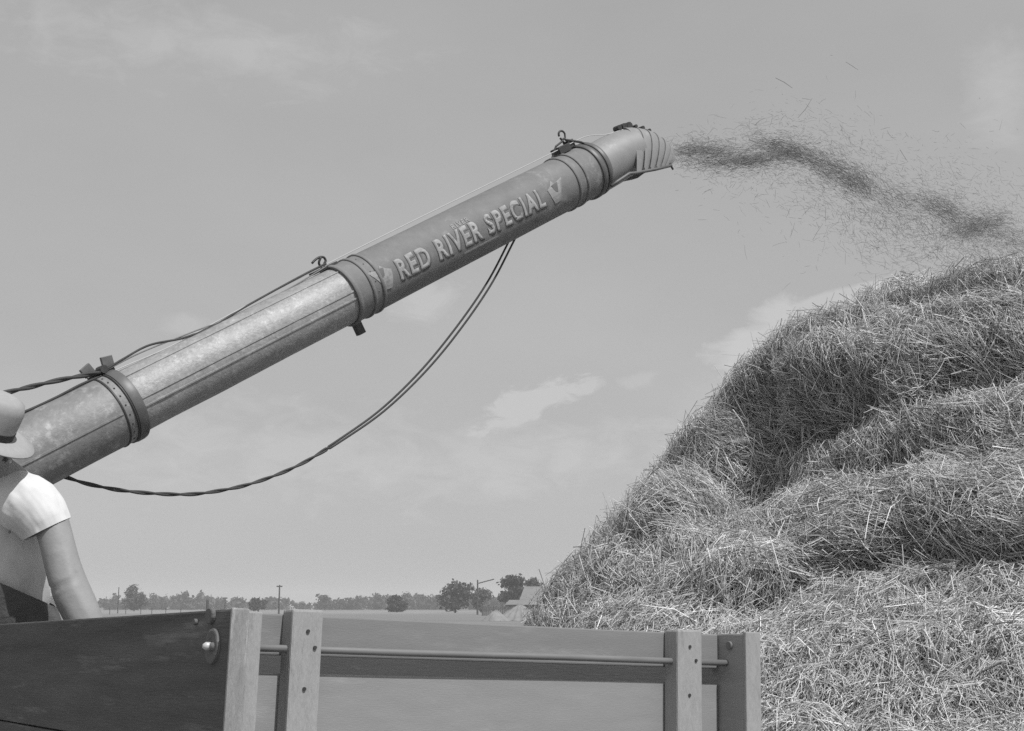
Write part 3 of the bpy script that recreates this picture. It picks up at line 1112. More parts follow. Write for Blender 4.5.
# ---- lettering, wrapped on the sheet
def lettering(text, size, s_c, phi_c, r, name, m, offset=0.0, parent=pipe, xs=1.0, extr=0.0007):
    cu = bpy.data.curves.new('lettering_outline', 'FONT')
    cu.body = text
    cu.size = size
    cu.align_x = 'CENTER'; cu.align_y = 'CENTER'
    cu.offset = offset
    cu.space_character = 1.22
    cu.resolution_u = 5
    to = bpy.data.objects.new('lettering_outline', cu)
    C.objects.link(to)
    dg = bpy.context.evaluated_depsgraph_get()
    me = bpy.data.meshes.new_from_object(to.evaluated_get(dg))
    bpy.data.objects.remove(to); bpy.data.curves.remove(cu)
    bm = bmesh.new(); bm.from_mesh(me)
    ys = [v.co.y for v in bm.verts]
    y0, y1 = min(ys), max(ys)
    for i in range(1, 9):
        y = y0 + (y1 - y0) * i / 9
        bmesh.ops.bisect_plane(bm, geom=bm.verts[:] + bm.edges[:] + bm.faces[:], plane_co=(0, y, 0), plane_no=(0, 1, 0))
    for v in bm.verts:
        v.co.z = 0
    bmesh.ops.remove_doubles(bm, verts=bm.verts, dist=1e-5)
    bmesh.ops.triangulate(bm, faces=bm.faces[:])
    ext = bmesh.ops.extrude_face_region(bm, geom=bm.faces[:])
    for e in ext['geom']:
        if isinstance(e, bmesh.types.BMVert):
            e.co.z = extr
    for v in bm.verts:
        x, y, z = v.co
        q = PP(s_c + x * xs, r + z, phi_c + y / r)
        v.co = q
    me2 = bpy.data.meshes.new(name)
    bm.to_mesh(me2); bm.free()
    bpy.data.meshes.remove(me)
    return link(name, me2, m, parent)


sc = (s_near(397) + s_near(545)) / 2
phiL = R(-4)
lsz = 0.195
XS = 0.705
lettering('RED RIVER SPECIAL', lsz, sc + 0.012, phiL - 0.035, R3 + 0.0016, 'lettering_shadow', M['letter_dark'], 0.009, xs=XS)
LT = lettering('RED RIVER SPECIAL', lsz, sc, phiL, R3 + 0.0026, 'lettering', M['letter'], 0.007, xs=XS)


def decal(name, pts, s_c, phi_c, r, m, extr=0.0015):
    """flat painted outline wrapped on the pipe, points in metres along / across"""
    bm = bmesh.new()
    vs = [bm.verts.new((x, y, 0)) for x, y in pts]
    bm.faces.new(vs)
    ys = [p_[1] for p_ in pts]
    for i in range(1, 6):
        y = min(ys) + (max(ys) - min(ys)) * i / 6
        bmesh.ops.bisect_plane(bm, geom=bm.verts[:] + bm.edges[:] + bm.faces[:], plane_co=(0, y, 0), plane_no=(0, 1, 0))
    ext = bmesh.ops.extrude_face_region(bm, geom=bm.faces[:])
    for e in ext['geom']:
        if isinstance(e, bmesh.types.BMVert): e.co.z = extr
    for v in bm.verts:
        v.co = PP(s_c + v.co.x, r + v.co.z, phi_c + v.co.y / r)
    me2 = bpy.data.meshes.new(name); bm.to_mesh(me2); bm.free()
    return link(name, me2, m, pipe)


orn = [(-0.11, 0.075), (-0.02, 0.055), (0.0, 0.085), (0.03, 0.05), (0.07, 0.03), (0.055, -0.03), (0.03, -0.085), (-0.03, -0.08), (-0.05, -0.02)]
orn_in = [(-0.05, 0.05), (0.02, 0.04), (0.0, -0.01), (-0.02, -0.02)]
decal('ornament', orn, s_near(386), phiL + 0.05, R3 + 0.0016, M['ghost'])
decal('ornament_centre', orn_in, s_near(386), phiL + 0.15, R3 + 0.0028, M['letter_dark'])
decal('ornament', [(-x, y) for x, y in orn][::-1], s_near(556), phiL + 0.02, R3 + 0.0016, M['ghost'])
decal('ornament_centre', [(-x, y) for x, y in orn_in][::-1], s_near(556), phiL + 0.06, R3 + 0.0028, M['letter_dark'])
decal('underline', [(-0.17, -0.006), (0.14, -0.006), (0.17, 0.0), (0.14, 0.006), (-0.17, 0.006)], s_near(479), phiL - 0.50, R3 + 0.0012, M['ghost'])
lettering('RIVER', 0.055, s_near(468), phiL + 0.52, R3 + 0.0012, 'worn_small_lettering', M['ghost'], 0.001)

# ---- hood: neck and hinged louvres
nplane = AYD


def on_plane(px, py):
    """where the sight line through a pixel meets the vertical plane of the pipe's axis"""
    d = (P(px, py, 1.0) - EYE)
    t = (A0 - EYE).dot(nplane) / d.dot(nplane)
    return EYE + d * t


M['hood'] = mat('hood_sheet', 0.27, 0.55, metal=0.1, var=0.12, scale=14, spots=(8, 0.58, 0.25), spec=0.5)
WH = 0.172


def on_near(px, py):
    d = (P(px, py, 1.0) - EYE)
    t = (A0 + AYD * (WH + 0.012) - EYE).dot(nplane) / d.dot(nplane)
    return EYE + d * t - AYD * (WH + 0.012)


def arch(Bp_, Tp_, wdt, n=20, frac=1.0):
    o_ = []
    for k in range(n + 1):
        a = math.pi * k / n
        o_.append(Bp_ + (Tp_ - Bp_) * (math.sin(a) ** 0.75) * frac + AYD * (wdt * math.cos(a)))
    return o_


def arch_shell(name, st, m, thick=0.006, parent=pipe, n=20):
    """stations (bottom px, top px, width); closed sheet with thickness"""
    rows = []
    for (b, t, w_) in st:
        Bq, Tq = on_near(*b), on_plane(*t)
        rows.append(arch(Bq, Tq, w_, n))
    inner = []
    for (b, t, w_), row in zip(st, rows):
        Bq, Tq = on_near(*b), on_plane(*t)
        up_ = (Tq - Bq).normalized()
        inner.append(arch(Bq, Tq - up_ * thick, w_ - thick, n))
    nn = n + 1
    v = [p_ for r_2 in rows for p_ in r_2] + [p_ for r_2 in inner for p_ in r_2]
    o_ = len(rows) * nn
    f = []
    for i in range(len(rows) - 1):
        for k in range(n):
            f.append((i * nn + k, i * nn + k + 1, (i + 1) * nn + k + 1, (i + 1) * nn + k))
            f.append((o_ + i * nn + k, o_ + (i + 1) * nn + k, o_ + (i + 1) * nn + k + 1, o_ + i * nn + k + 1))
    for i in (0, len(rows) - 1):
        for k in range(n):
            q_ = (i * nn + k, o_ + i * nn + k, o_ + i * nn + k + 1, i * nn + k + 1)
            f.append(q_ if i == 0 else q_[::-1])
    for i in range(len(rows) - 1):
        for k in (0, n):
            f.append((i * nn + k, (i + 1) * nn + k, o_ + (i + 1) * nn + k, o_ + i * nn + k))
    ob = pydata(name, v, f, m, parent)
    autosmooth(ob)
    return ob


# neck: the tube between the clamp and the first louvre, a short closed bend
def closed_bend(name, st, m):
    v, f = [], []
    n = 40
    for (b, t, w_) in st:
        Bq, Tq = on_plane(*b), on_plane(*t)
        cq = (Bq + Tq) / 2; hv = (Tq - Bq) / 2
        for k in range(n):
            a = 2 * math.pi * k / n
            v.append(cq + hv * math.sin(a) + AYD * (w_ * math.cos(a)))
    for i in range(len(st) - 1):
        for k in range(n):
            f.append((i * n + k, i * n + (k + 1) % n, (i + 1) * n + (k + 1) % n, (i + 1) * n + k))
    ob = pydata(name, v, f, m, pipe)
    autosmooth(ob)
    return ob


closed_bend('hood_neck', [((596, 197), (575, 152), 0.187), ((609, 190), (590, 143.5), 0.186), ((619, 184), (600, 138), 0.185), ((627, 178.5), (611, 133), 0.183), ((637, 173), (624, 129.5), 0.18), ((637, 173), (624, 131), 0.172)], M['hood'])
louv = [((636, 173), (621, 128.2), (643, 172), (638, 129.5)),
        ((643, 172), (632, 128.0), (649, 171), (647, 132.5)),
        ((649, 171), (641, 129.2), (655, 170), (655, 137.5)),
        ((655, 170), (649, 132.6), (660, 169), (661, 143.5)),
        ((660, 169), (656, 137.5), (665, 168), (666, 151)),
        ((664, 168.2), (661, 143.5), (668.5, 167), (669, 160))]
for i, (b0, t0, b1, t1) in enumerate(louv):
    w0 = WH + 0.022
    mid = ((b0[0] + b1[0]) / 2, (b0[1] + b1[1]) / 2), ((t0[0] + t1[0]) / 2, (t0[1] + t1[1]) / 2 - 0.8)
    arch_shell('hood_louvre', [(b0, t0, w0), (mid[0], mid[1], w0 - 0.003), (b1, t1, WH - 0.002)], M['hood'])
# side rail under the louvres, and the small hinge straps rising from it
for sgn_ in (1,):
    mb = MB()
    pts_ = [on_near(*q_) + AYD * (sgn_ * (WH + 0.016)) for q_ in [(611, 186), (618, 181), (629, 173.6), (636, 173), (655, 169.5), (671, 165.5)]]
    mb.tube(pts_, 0.0125, 8)
    mb.build('side_rail', M['strap'], pipe, True)
    for (b0, t0, b1, t1) in louv[:5]:
        q0, q1 = on_near(*b1), on_plane(*t1)
        a_ = q0.lerp(q1, 0.02) + AYD * (sgn_ * (WH + 0.016)); b_ = q0.lerp(q1, 0.30) + AYD * (sgn_ * (WH + 0.006))
        mb = MB(); mb.tube([a_, b_], [0.009, 0.005], 6)
        mb.build('hinge_strap', M['iron'], pipe)
    mb = MB()
    e_ = on_near(671, 165.5) + AYD * (sgn_ * (WH + 0.016))
    mb.tube([e_ + AZD * 0.02 - AXD * 0.01, e_ - AZD * 0.035], 0.008, 6)
    mb.build('rail_pin', M['iron'], pipe)
# hardware along the crown of the hood
for (px, py, rr) in [(617.5, 128.5, 0.022), (622.5, 127.2, 0.026), (627.5, 126.4, 0.030), (634, 127, 0.014), (641, 128.6, 0.016), (647.5, 131.2, 0.014)]:
    c = on_plane(px, py)
    mb = MB()
    mb.tube([c - AYD * 0.03, c + AYD * 0.03], rr, 8)
    mb.build('crown_bolt', M['iron'], pipe)

# ------------------------------------------------------------------ ropes and cables
def cable(name, pix, r, m, label, cat, zoff=0.0, group=None, double=None, zfun=None, toff=0):
    pts = []
    for q_ in pix:
        z = (zfun or zpipe)(q_[0]) + (q_[2] if len(q_) > 2 else zoff)
        pts.append(P(q_[0], q_[1], z))
    path_ = spline(pts, 14)
    if double:
        root = empty(name, pts[0])
        tag(root, label, cat, group)
        for s in (0, 1):
            pp = []
            cum = 0.0
            for i, q_ in enumerate(path_):
                d_ = (path_[min(i + 1, len(path_) - 1)] - path_[max(i - 1, 0)]).normalized()
                if i: cum += (q_ - path_[i - 1]).length
                u_ = d_.cross(Vector((0, 1, 0))).normalized(); v_ = d_.cross(u_)
                rr = double(i / (len(path_) - 1))
                a = cum / 0.16 * math.pi + s * math.pi
                if rr[1] == 0: a = s * math.pi + 0.3
                pp.append(q_ + (u_ * math.cos(a) + v_ * math.sin(a)) * rr[0])
            mb = MB(); mb.tube(pp, r, 7)
            mb.build('strand', m, root, True)
        return root
    mb = MB(); mb.tube(path_, r, 7)
    o = mb.build(name, m, None, True)
    tag(o, label, cat, group)
    return o


cable('hanging_cable', [(64, 476.5), (90, 484.5), (130, 491.5), (180, 494.5), (215, 491.5), (255, 482.5), (300, 464.5), (345, 437), (385, 408), (425, 369), (460, 326), (490, 282), (514, 236)],
      0.0075, M['wire'], 'dark double cable drooping in a long curve beneath the blower pipe', 'cable',
      double=lambda t: (0.0055 + 0.010 * max(0, min(1, (t - 0.5) / 0.3)), 1 if t < 0.55 else 0))
cable('hoist_rope', [(-10, 436, 0.1), (60, 402), (110, 373), (170, 346.5), (240, 309), (330, 262.5), (420, 217.5), (505, 176), (560, 149), (586, 136.5), (606, 134.5), (625, 129)],
      0.0034, M['rope'], 'thin pale rope running along the top of the pipe to the hood', 'rope')
cable('adjusting_cable', [(-20, 399, -0.1), (28, 387.5), (60, 380), (100, 372.5)], 0.0095, M['wire'], 'thick dark twisted cable from the left edge to the rear bracket of the pipe', 'cable',
      double=lambda t: (0.006, 1))
cable('lower_cable', [(-20, 428, -0.1), (25, 411.5), (55, 398), (80, 385), (102, 375.5)], 0.0075, M['wire'], 'lower dark cable at the left edge lying close above the pipe', 'cable')
cable('sagging_cable', [(102, 372), (125, 358), (150, 345), (185, 337.5), (215, 325), (245, 307), (280, 287.5), (305, 274), (326, 263.5)], 0.0068, M['wire'],
      'dark cable sagging between the rear bracket and the middle hook of the pipe', 'cable')
cable('straight_cable', [(102, 372.5), (140, 353), (190, 333), (240, 313.5), (290, 288), (326, 266.5)], 0.0045, M['rod'],
      'thin grey cable stretched between the rear bracket and the middle hook', 'cable')

# ------------------------------------------------------------------ the wagon
ALPH = R(57)
hx = Vector((math.sin(ALPH), math.cos(ALPH), 0)); hy = Vector((-math.cos(ALPH), math.sin(ALPH), 0))
Ncor = P(231, 608.5, 2.56)
ex = (hx + Vector((0, 0, -0.046))).normalized()
ey0 = (hy + Vector((0, 0, -0.026)))
ey = (ey0 - ex * ey0.dot(ex)).normalized()
ez = ex.cross(ey)
WR = Matrix((ex, ey, ez)).transposed()
WT = Matrix.Translation(Ncor) @ WR.to_4x4()
wagon = empty('farm_wagon', Ncor, None)
tag(wagon, 'wooden box wagon with stake-braced tailboard and dark side, standing in the foreground', 'wagon')


def wx(px, y, z=0.0):
    lo, hi = -1, 3
    for _ in range(50):
        mid = (lo + hi) / 2
        X, _, _ = project(np.array([tuple(WT @ Vector((mid, y, z)))]))
        if X[0] < px: lo = mid
        else: hi = mid
    return lo


def wz(py, x, y):
    lo, hi = -1, 0.5
    for _ in range(50):
        mid = (lo + hi) / 2
        _, Y, _ = project(np.array([tuple(WT @ Vector((x, y, mid)))]))
        if Y[0] > py: lo = mid
        else: hi = mid
    return lo


def wood_extra_factory(mottle, amt, seed):
    return None


M['wood_end'] = mat('weathered_tailboard', 0.23, 0.8, var=0.10, scale=16, detail=10, stretch=(0.6, 1, 3), spots=(3.5, 0.56, 0.22), bump=0.12, bscale=140)
M['wood_low'] = mat('weathered_lower_board', 0.29, 0.8, var=0.10, scale=16, detail=10, stretch=(0.6, 1, 3), spots=(3.5, 0.56, 0.22), bump=0.12, bscale=140)
M['wood_rec'] = mat('dark_stained_board', 0.115, 0.85, var=0.15, scale=10, detail=8, stretch=(0.35, 1, 7), bump=0.3, bscale=60)
M['wood_side'] = mat('dark_side_board', 0.12, 0.8, var=0.40, scale=7, detail=10, stretch=(3, 0.35, 5), spots=(5.0, 0.57, 0.7), bump=0.6, bscale=50)
M['wood_post'] = mat('pale_stake_wood', 0.36, 0.8, var=0.14, scale=14, detail=8, stretch=(4, 4, 0.6), spots=(9, 0.60, -0.35), bump=0.5, bscale=40)
M['wood_gray'] = mat('grey_end_grain', 0.30, 0.85, var=0.25, scale=22, detail=8, stretch=(4, 4, 0.5), spots=(9, 0.56, 0.8), bump=0.6, bscale=60)
M['wood_inner'] = mat('worn_inner_board', 0.34, 0.8, var=0.10, scale=12, detail=10, stretch=(1, 0.4, 4), spots=(9.0, 0.62, 0.4), bump=0.3, bscale=45)
M['bolt'] = mat('worn_bolt', 0.62, 0.4, metal=0.2, var=0.1, scale=20)
M['rust'] = mat('rusty_iron', 0.15, 0.7, metal=0.1, var=0.35, scale=40, spots=(30, 0.55, 0.5), bump=0.5, bscale=60)


def wobj(name, mb, m, bevel=0.0, parent=None, smooth=False):
    """parts modelled in wagon space, object origin at the wagon corner"""
    o = mb.build(name, m, None, smooth, bevel)
    if parent is None:
        o.parent = wagon_space
    else:
        o.parent = parent
    return o


wagon.matrix_basis = WT
wagon_space = wagon
HB = 0.92                                    # box height
LB = 3.5
xin = wx(743, 0.0, -0.05)                      # inner face of the right side
thk = 0.043
TB = 0.085                                   # tailboard set back from the ends of the sides


def plank_rows(name, x0, x1, y0, y1, rows, m, bev=0.003):
    for z0, z1 in rows:
        mb = MB(); mb.box(x0, x1, y0, y1, z0, z1, jit=0.0008)
        wobj(name, mb, m, bev)


# side boards
rows = [(-0.27, 0.0), (-0.56, -0.274), (-HB, -0.564)]
for i, (z0, z1) in enumerate(rows):
    mb = MB(); mb.box(0.0, 0.034, 0.004 * i, LB, z0, z1, jit=0.001)
    wobj('side_board', mb, M['wood_side'], 0.004)
    mb = MB(); mb.box(xin, xin + thk, 0.003 * i, LB, z0, z1, jit=0.001)
    wobj('side_board', mb, M['wood_inner'], 0.004)
# pale cleats closing the ends of both sides
mb = MB(); mb.box(0.0345, 0.063, -0.002, 0.080, -HB, -0.004, jit=0.001)
wobj('end_cleat', mb, M['wood_post'], 0.003)
mb = MB(); mb.box(-0.0015, 0.0335, -0.010, -0.0005, -HB, 0.0015, jit=0.0006)
wobj('end_cleat', mb, M['wood_gray'], 0.003)
mb = MB(); mb.box(xin - 0.002, xin + thk + 0.002, -0.012, -0.0005, -HB, 0.004, jit=0.0006)
wobj('end_cleat', mb, M['wood_post'], 0.003)
# tailboard: upper plank, recessed board, lower planks
xa, xb = 0.064, xin - 0.004
z1 = wz(656.8, wx(330, TB), TB); z2 = wz(674.8, wx(330, TB), TB)
mb = MB(); mb.box(xa, xb, TB, TB + 0.030, z1, -0.003, jit=0.0006)
wobj('tailboard_plank', mb, M['wood_end'], 0.003)
mb = MB(); mb.box(xa, xb, TB + 0.001, TB + 0.030, z2 - 0.2, z2, jit=0.0006)
wobj('tailboard_plank', mb, M['wood_low'], 0.003)
mb = MB(); mb.box(xa, xb, TB + 0.001, TB + 0.030, -HB, z2 - 0.204, jit=0.0006)
wobj('tailboard_plank', mb, M['wood_end'], 0.003)
# stakes
for (pa, pb, ztop) in ((292, 323, 0.006), (677.5, 702, 0.004)):
    a, b = wx(pa, 0.036, -0.05), wx(pb, 0.036, -0.05)
    mb = MB(); mb.box(a, b, 0.036, TB - 0.001, -HB, ztop, jit=0.0015)
    st_ = wobj('stake', mb, M['wood_post'], 0.005)
    for (fx, fz) in ((0.5, -0.035), (0.75, -0.066), (0.48, -0.145)):
        q_ = MB()
        c = Vector((a + (b - a) * fx, 0.036, fz))
        q_.tube([c + Vector((0, 0.004, 0)), c - Vector((0, 0.0022, 0))], 0.0038, 8)
        o = q_.build('nail_head', M['iron'], None); o.parent = st_
# rod through both stakes and both sides
zr = wz(650, wx(330, 0.058), 0.058)
mb = MB()
mb.tube([(-0.012, 0.058, zr), (0.4, 0.058, zr - 0.001), (0.8, 0.058, zr + 0.001), (xin + 0.078, 0.058, zr)], 0.0074, 12)
wobj('tie_rod', mb, M['rod'], smooth=True)
# rod collars where it enters the wood
# washer plate, nut and side bolts on the dark side
def disc(c, rad_y, rad_z, tck, nseg=24, axis=-1, dish=0.0):
    v, f = [], []
    for k in range(nseg):
        a = 2 * math.pi * k / nseg
        v.append((c[0], c[1] + rad_y * math.cos(a), c[2] + rad_z * math.sin(a)))
    for k in range(nseg):
        a = 2 * math.pi * k / nseg
        v.append((c[0] - tck * 0.8, c[1] + rad_y * 0.97 * math.cos(a), c[2] + rad_z * 0.97 * math.sin(a)))
    for k in range(nseg):
        a = 2 * math.pi * k / nseg
        v.append((c[0] - tck, c[1] + rad_y * 0.86 * math.cos(a), c[2] + rad_z * 0.86 * math.sin(a)))
    v.append((c[0] - tck + dish, c[1], c[2]))
    for k in range(nseg):
        k2 = (k + 1) % nseg
        f += [(k, nseg + k, nseg + k2, k2), (nseg + k, 2 * nseg + k, 2 * nseg + k2, nseg + k2), (2 * nseg + k, 3 * nseg, 2 * nseg + k2)]
    q_ = MB(); q_.add(v, f); return q_


def side_y(px, z):
    lo, hi = 0, 3
    for _ in range(50):
        mid = (lo + hi) / 2
        X, _, _ = project(np.array([tuple(WT @ Vector((0, mid, z)))]))
        if X[0] > px: lo = mid
        else: hi = mid
    return lo


yw = side_y(214, zr)
wobj('washer_plate', disc((-0.0005, yw, zr), 0.034, 0.034, 0.007, dish=0.002), M['rust'])
q_ = MB(); q_.tube([(-0.006, yw, zr), (-0.016, yw, zr), (-0.022, yw, zr)], [0.008, 0.008, 0.004], 12)
wobj('rod_end', q_, M['bolt'], smooth=True)
zt = wz(616, 0, side_y(212, -0.02))
wobj('round_plate', disc((-0.0005, side_y(212, -0.02), zt), 0.020, 0.016, 0.008), M['rust'])
for (px, py, rr) in ((196.5, 622, 0.008),):
    yy_ = side_y(px, -0.03)
    wobj('side_bolt', disc((-0.0005, yy_, wz(py, 0, yy_)), rr, rr * 0.8, 0.006), M['rust'])
# bolt on the right side board's inner face
q_ = disc((xin - 0.0005, 0.045, -0.028), 0.010, 0.010, 0.005)
wobj('side_bolt', q_, M['rod'])
# the rest of the box, floor, running gear
mb = MB(); mb.box(0.036, xin - 0.002, LB - 0.03, LB, -HB, -0.01); wobj('front_board', mb, M['wood_inner'])
mb = MB(); mb.box(0.036, xin - 0.002, TB + 0.032, LB - 0.031, -HB - 0.03, -HB + 0.03); wobj('floor', mb, M['wood_rec'])
for x in (0.35, xin - 0.3):
    mb = MB(); mb.box(x, x + 0.08, 0.1, LB - 0.1, -HB - 0.16, -HB - 0.032); wobj('sill_beam', mb, M['wood_side'])


def wheel(cx_, cy_, rad_):
    cz_ = -1.70 + rad_
    q_ = MB()
    q_.tube([(cx_ - 0.09, cy_, cz_), (cx_ + 0.09, cy_, cz_)], 0.07, 14)
    hub = wobj('wheel', q_, M['wood_side'])
    q_ = MB()
    n_ = 36
    v, f = [], []
    for k in range(n_):
        a = 2 * math.pi * k / n_
        for (dx_, rr) in ((-0.03, rad_), (0.03, rad_), (0.03, rad_ - 0.06), (-0.03, rad_ - 0.06)):
            v.append((cx_ + dx_, cy_ + rr * math.cos(a), cz_ + rr * math.sin(a)))
    for k in range(n_):
        k2 = (k + 1) % n_
        for j in range(4):
            f.append((k * 4 + j, k * 4 + (j + 1) % 4, k2 * 4 + (j + 1) % 4, k2 * 4 + j))
    q_.add(v, f)
    o = q_.build('rim', M['rust']); o.parent = hub
    for k in range(10):
        a = 2 * math.pi * k / 10
        q_ = MB(); q_.tube([(cx_, cy_ + 0.06 * math.cos(a), cz_ + 0.06 * math.sin(a)), (cx_, cy_ + (rad_ - 0.05) * math.cos(a), cz_ + (rad_ - 0.05) * math.sin(a))], 0.018, 6)
        o = q_.build('spoke', M['wood_side']); o.parent = hub


for cy_ in (0.55, LB - 0.6):
    for cx_ in (-0.12, xin + 0.16):
        wheel(cx_, cy_, 0.42)
    mb = MB(); mb.box(-0.1, xin + 0.14, cy_ - 0.05, cy_ + 0.05, -1.33, -HB - 0.162); wobj('axle', mb, M['wood_side'])

# ------------------------------------------------------------------ the man in the wagon
M['skin'] = mat('sunburnt_skin', 0.32, 0.55, var=0.12, scale=14, spots=(8, 0.56, -0.15), spec=0.4, bump=0.12, bscale=60)
M['shirt'] = mat('white_cotton_shirt', 0.72, 0.9, var=0.05, scale=7, bump=0.25, bscale=9, spots=(3, 0.58, -0.12))
M['denim'] = mat('dark_overalls', 0.12, 0.9, var=0.25, scale=16, detail=8, bump=0.4, bscale=90)
M['hat'] = mat('pale_straw_hat', 0.36, 0.85, var=0.1, scale=60)
M['hatband'] = mat('dark_hat_band', 0.05, 0.8, var=0.1, scale=20)
M['hair'] = mat('brown_hair', 0.05, 0.7, var=0.3, scale=60, stretch=(1, 1, 0.2))
ZP = 4.88
man = empty('person', P(-6, 900, ZP) * 1.0)
man.location = Vector((P(-6, 600, ZP).x, P(-6, 600, ZP).y + 0.05, 0.84))
tag(man, 'man in white short-sleeved shirt and dark overalls leaning on the wagon side under the pipe', 'person')


def skin_mesh(name, pts, edges, rads, m, parent, sub=2, root=0):
    me = bpy.data.meshes.new(name)
    me.from_pydata([tuple(a) for a in pts], edges, [])
    o = bpy.data.objects.new(name, me)
    C.objects.link(o)
    md = o.modifiers.new('skin', 'SKIN'); md.use_smooth_shade = True
    for i, r__ in enumerate(rads):
        sv = me.skin_vertices[0].data[i]
        sv.radius = r__ if isinstance(r__, tuple) else (r__, r__)
        sv.use_root = (i == root)
    ms = o.modifiers.new('sub', 'SUBSURF'); ms.levels = sub; ms.render_levels = sub
    dg = bpy.context.evaluated_depsgraph_get()
    me2 = bpy.data.meshes.new_from_object(o.evaluated_get(dg))
    me2.name = name
    bpy.data.objects.remove(o)
    return link(name, me2, m, parent, True)


def Q_(px, py, dz=0.0): return P(px, py, ZP + dz)


FLOOR = 0.86
pel = Q_(-4, 632, 0.12)
pts = [pel, Q_(-6, 575, 0.10), Q_(-8, 520, 0.06), Q_(-7, 486, 0.03), Q_(-6, 466, -0.02), Q_(-8, 454, -0.05), Q_(-12, 444, -0.08)]
rad = [(0.15, 0.12), (0.145, 0.11), (0.165, 0.12), (0.12, 0.09), 0.058, 0.060, 0.060]
edges = [(0, 1), (1, 2), (2, 3), (3, 4), (4, 5), (5, 6)]


def addp(p_, r__, prev):
    pts.append(Vector(p_)); rad.append(r__); edges.append((prev, len(pts) - 1)); return len(pts) - 1


# right-hand arm in the picture
a = addp(Q_(22, 488, 0.02), 0.075, 3)
a = addp(Q_(43, 497, -0.02), 0.068, a)
a = addp(Q_(54, 530, -0.06), 0.064, a)
a = addp(Q_(60.5, 558, -0.09), 0.062, a)
a = addp(Q_(68.5, 586, -0.11), 0.069, a)
a = addp(Q_(81, 612, -0.13), 0.070, a)
a = addp(Q_(94, 640, -0.15), 0.054, a)
wr = addp(Q_(104, 668, -0.17), 0.030, a)
hd = addp(Q_(108, 684, -0.18), (0.036, 0.022), wr)
armR = (Q_(104, 668, -0.17), Q_(108, 684, -0.18))
# the other arm
a = addp(Q_(-36, 488, 0.06), 0.075, 3)
a = addp(Q_(-58, 497, 0.06), 0.066, a)
a = addp(Q_(-70, 545, 0.02), 0.052, a)
a = addp(Q_(-80, 590, -0.02), 0.046, a)
a = addp(Q_(-70, 628, -0.14), 0.040, a)
wl = addp(Q_(-60, 655, -0.26), 0.028, a)
hl_ = addp(Q_(-57, 668, -0.30), (0.036, 0.022), wl)
# legs
for sx in (-1, 1):
    hp = pel + Vector((0.10 * sx, 0.0, -0.06))
    a = addp(hp, 0.095, 0)
    a = addp(hp + Vector((0.02 * sx, 0.0, -0.30)), 0.075, a)
    kz = FLOOR + 0.42
    a = addp(Vector((hp.x + 0.02 * sx, hp.y - 0.02, kz)), 0.055, a)
    a = addp(Vector((hp.x + 0.02 * sx, hp.y + 0.0, FLOOR + 0.08)), 0.04, a)
    a = addp(Vector((hp.x + 0.04 * sx, hp.y - 0.16, FLOOR + 0.035)), 0.035, a)
# fingers
def fingers(wrist, palm, side):
    d_ = (palm - wrist).normalized()
    sv = side - d_ * side.dot(d_); sv.normalize()
    out = []
    for i, (o_, ln_) in enumerate(((-0.027, 0.062), (-0.009, 0.074), (0.009, 0.070), (0.027, 0.056))):
        b_ = palm + sv * o_ + d_ * 0.01
        k_ = d_.cross(sv)
        out.append([b_, b_ + d_ * ln_ * 0.45 + k_ * 0.004, b_ + d_ * ln_ * 0.75 + k_ * 0.014, b_ + d_ * ln_ * 0.95 + k_ * 0.026])
    b_ = wrist.lerp(palm, 0.45) - sv * 0.022
    out.append([b_, b_ - sv * 0.026 + d_ * 0.028, b_ - sv * 0.034 + d_ * 0.055])
    return out


for (wi, pi_) in ((wr, hd), (wl, hl_)):
    for chain in fingers(pts[wi], pts[pi_], Vector((0.3, 1, 0))):
        a = pi_ if len(chain) == 4 else wi
        for k, q_ in enumerate(chain):
            a = addp(q_, [0.010, 0.0095, 0.0085, 0.0075][k], a)
body = skin_mesh('body', pts, edges, rad, M['skin'], man, 3)
me = body.data
co_ = np.empty(len(me.vertices) * 3, np.float32); me.vertices.foreach_get('co', co_); co_ = co_.reshape(-1, 3)
no_ = np.empty_like(co_).ravel(); me.vertices.foreach_get('normal', no_); no_ = no_.reshape(-1, 3)
qx, qy, qz = project(co_.astype(float))
for (ax_, ay_, bx2, by2, wd_, dp_) in ((50, 590, 66, 584, 1.8, .006), (66, 584, 78, 577, 1.6, .004), (56, 596, 68, 590, 1.6, .003), (60, 545, 63, 572, 5.0, .003), (72, 600, 86, 622, 4.0, .003)):
    dx_, dy_ = bx2 - ax_, by2 - ay_
    t_ = np.clip(((qx - ax_) * dx_ + (qy - ay_) * dy_) / (dx_ ** 2 + dy_ ** 2), 0, 1)
    dd_ = np.hypot(qx - ax_ - t_ * dx_, qy - ay_ - t_ * dy_)
    co_ = co_ - no_ * (dp_ * np.exp(-(dd_ / wd_) ** 2) * (no_[:, 1] < 0.2))[:, None]
me.vertices.foreach_set('co', co_.ravel().astype(np.float32)); me.update()

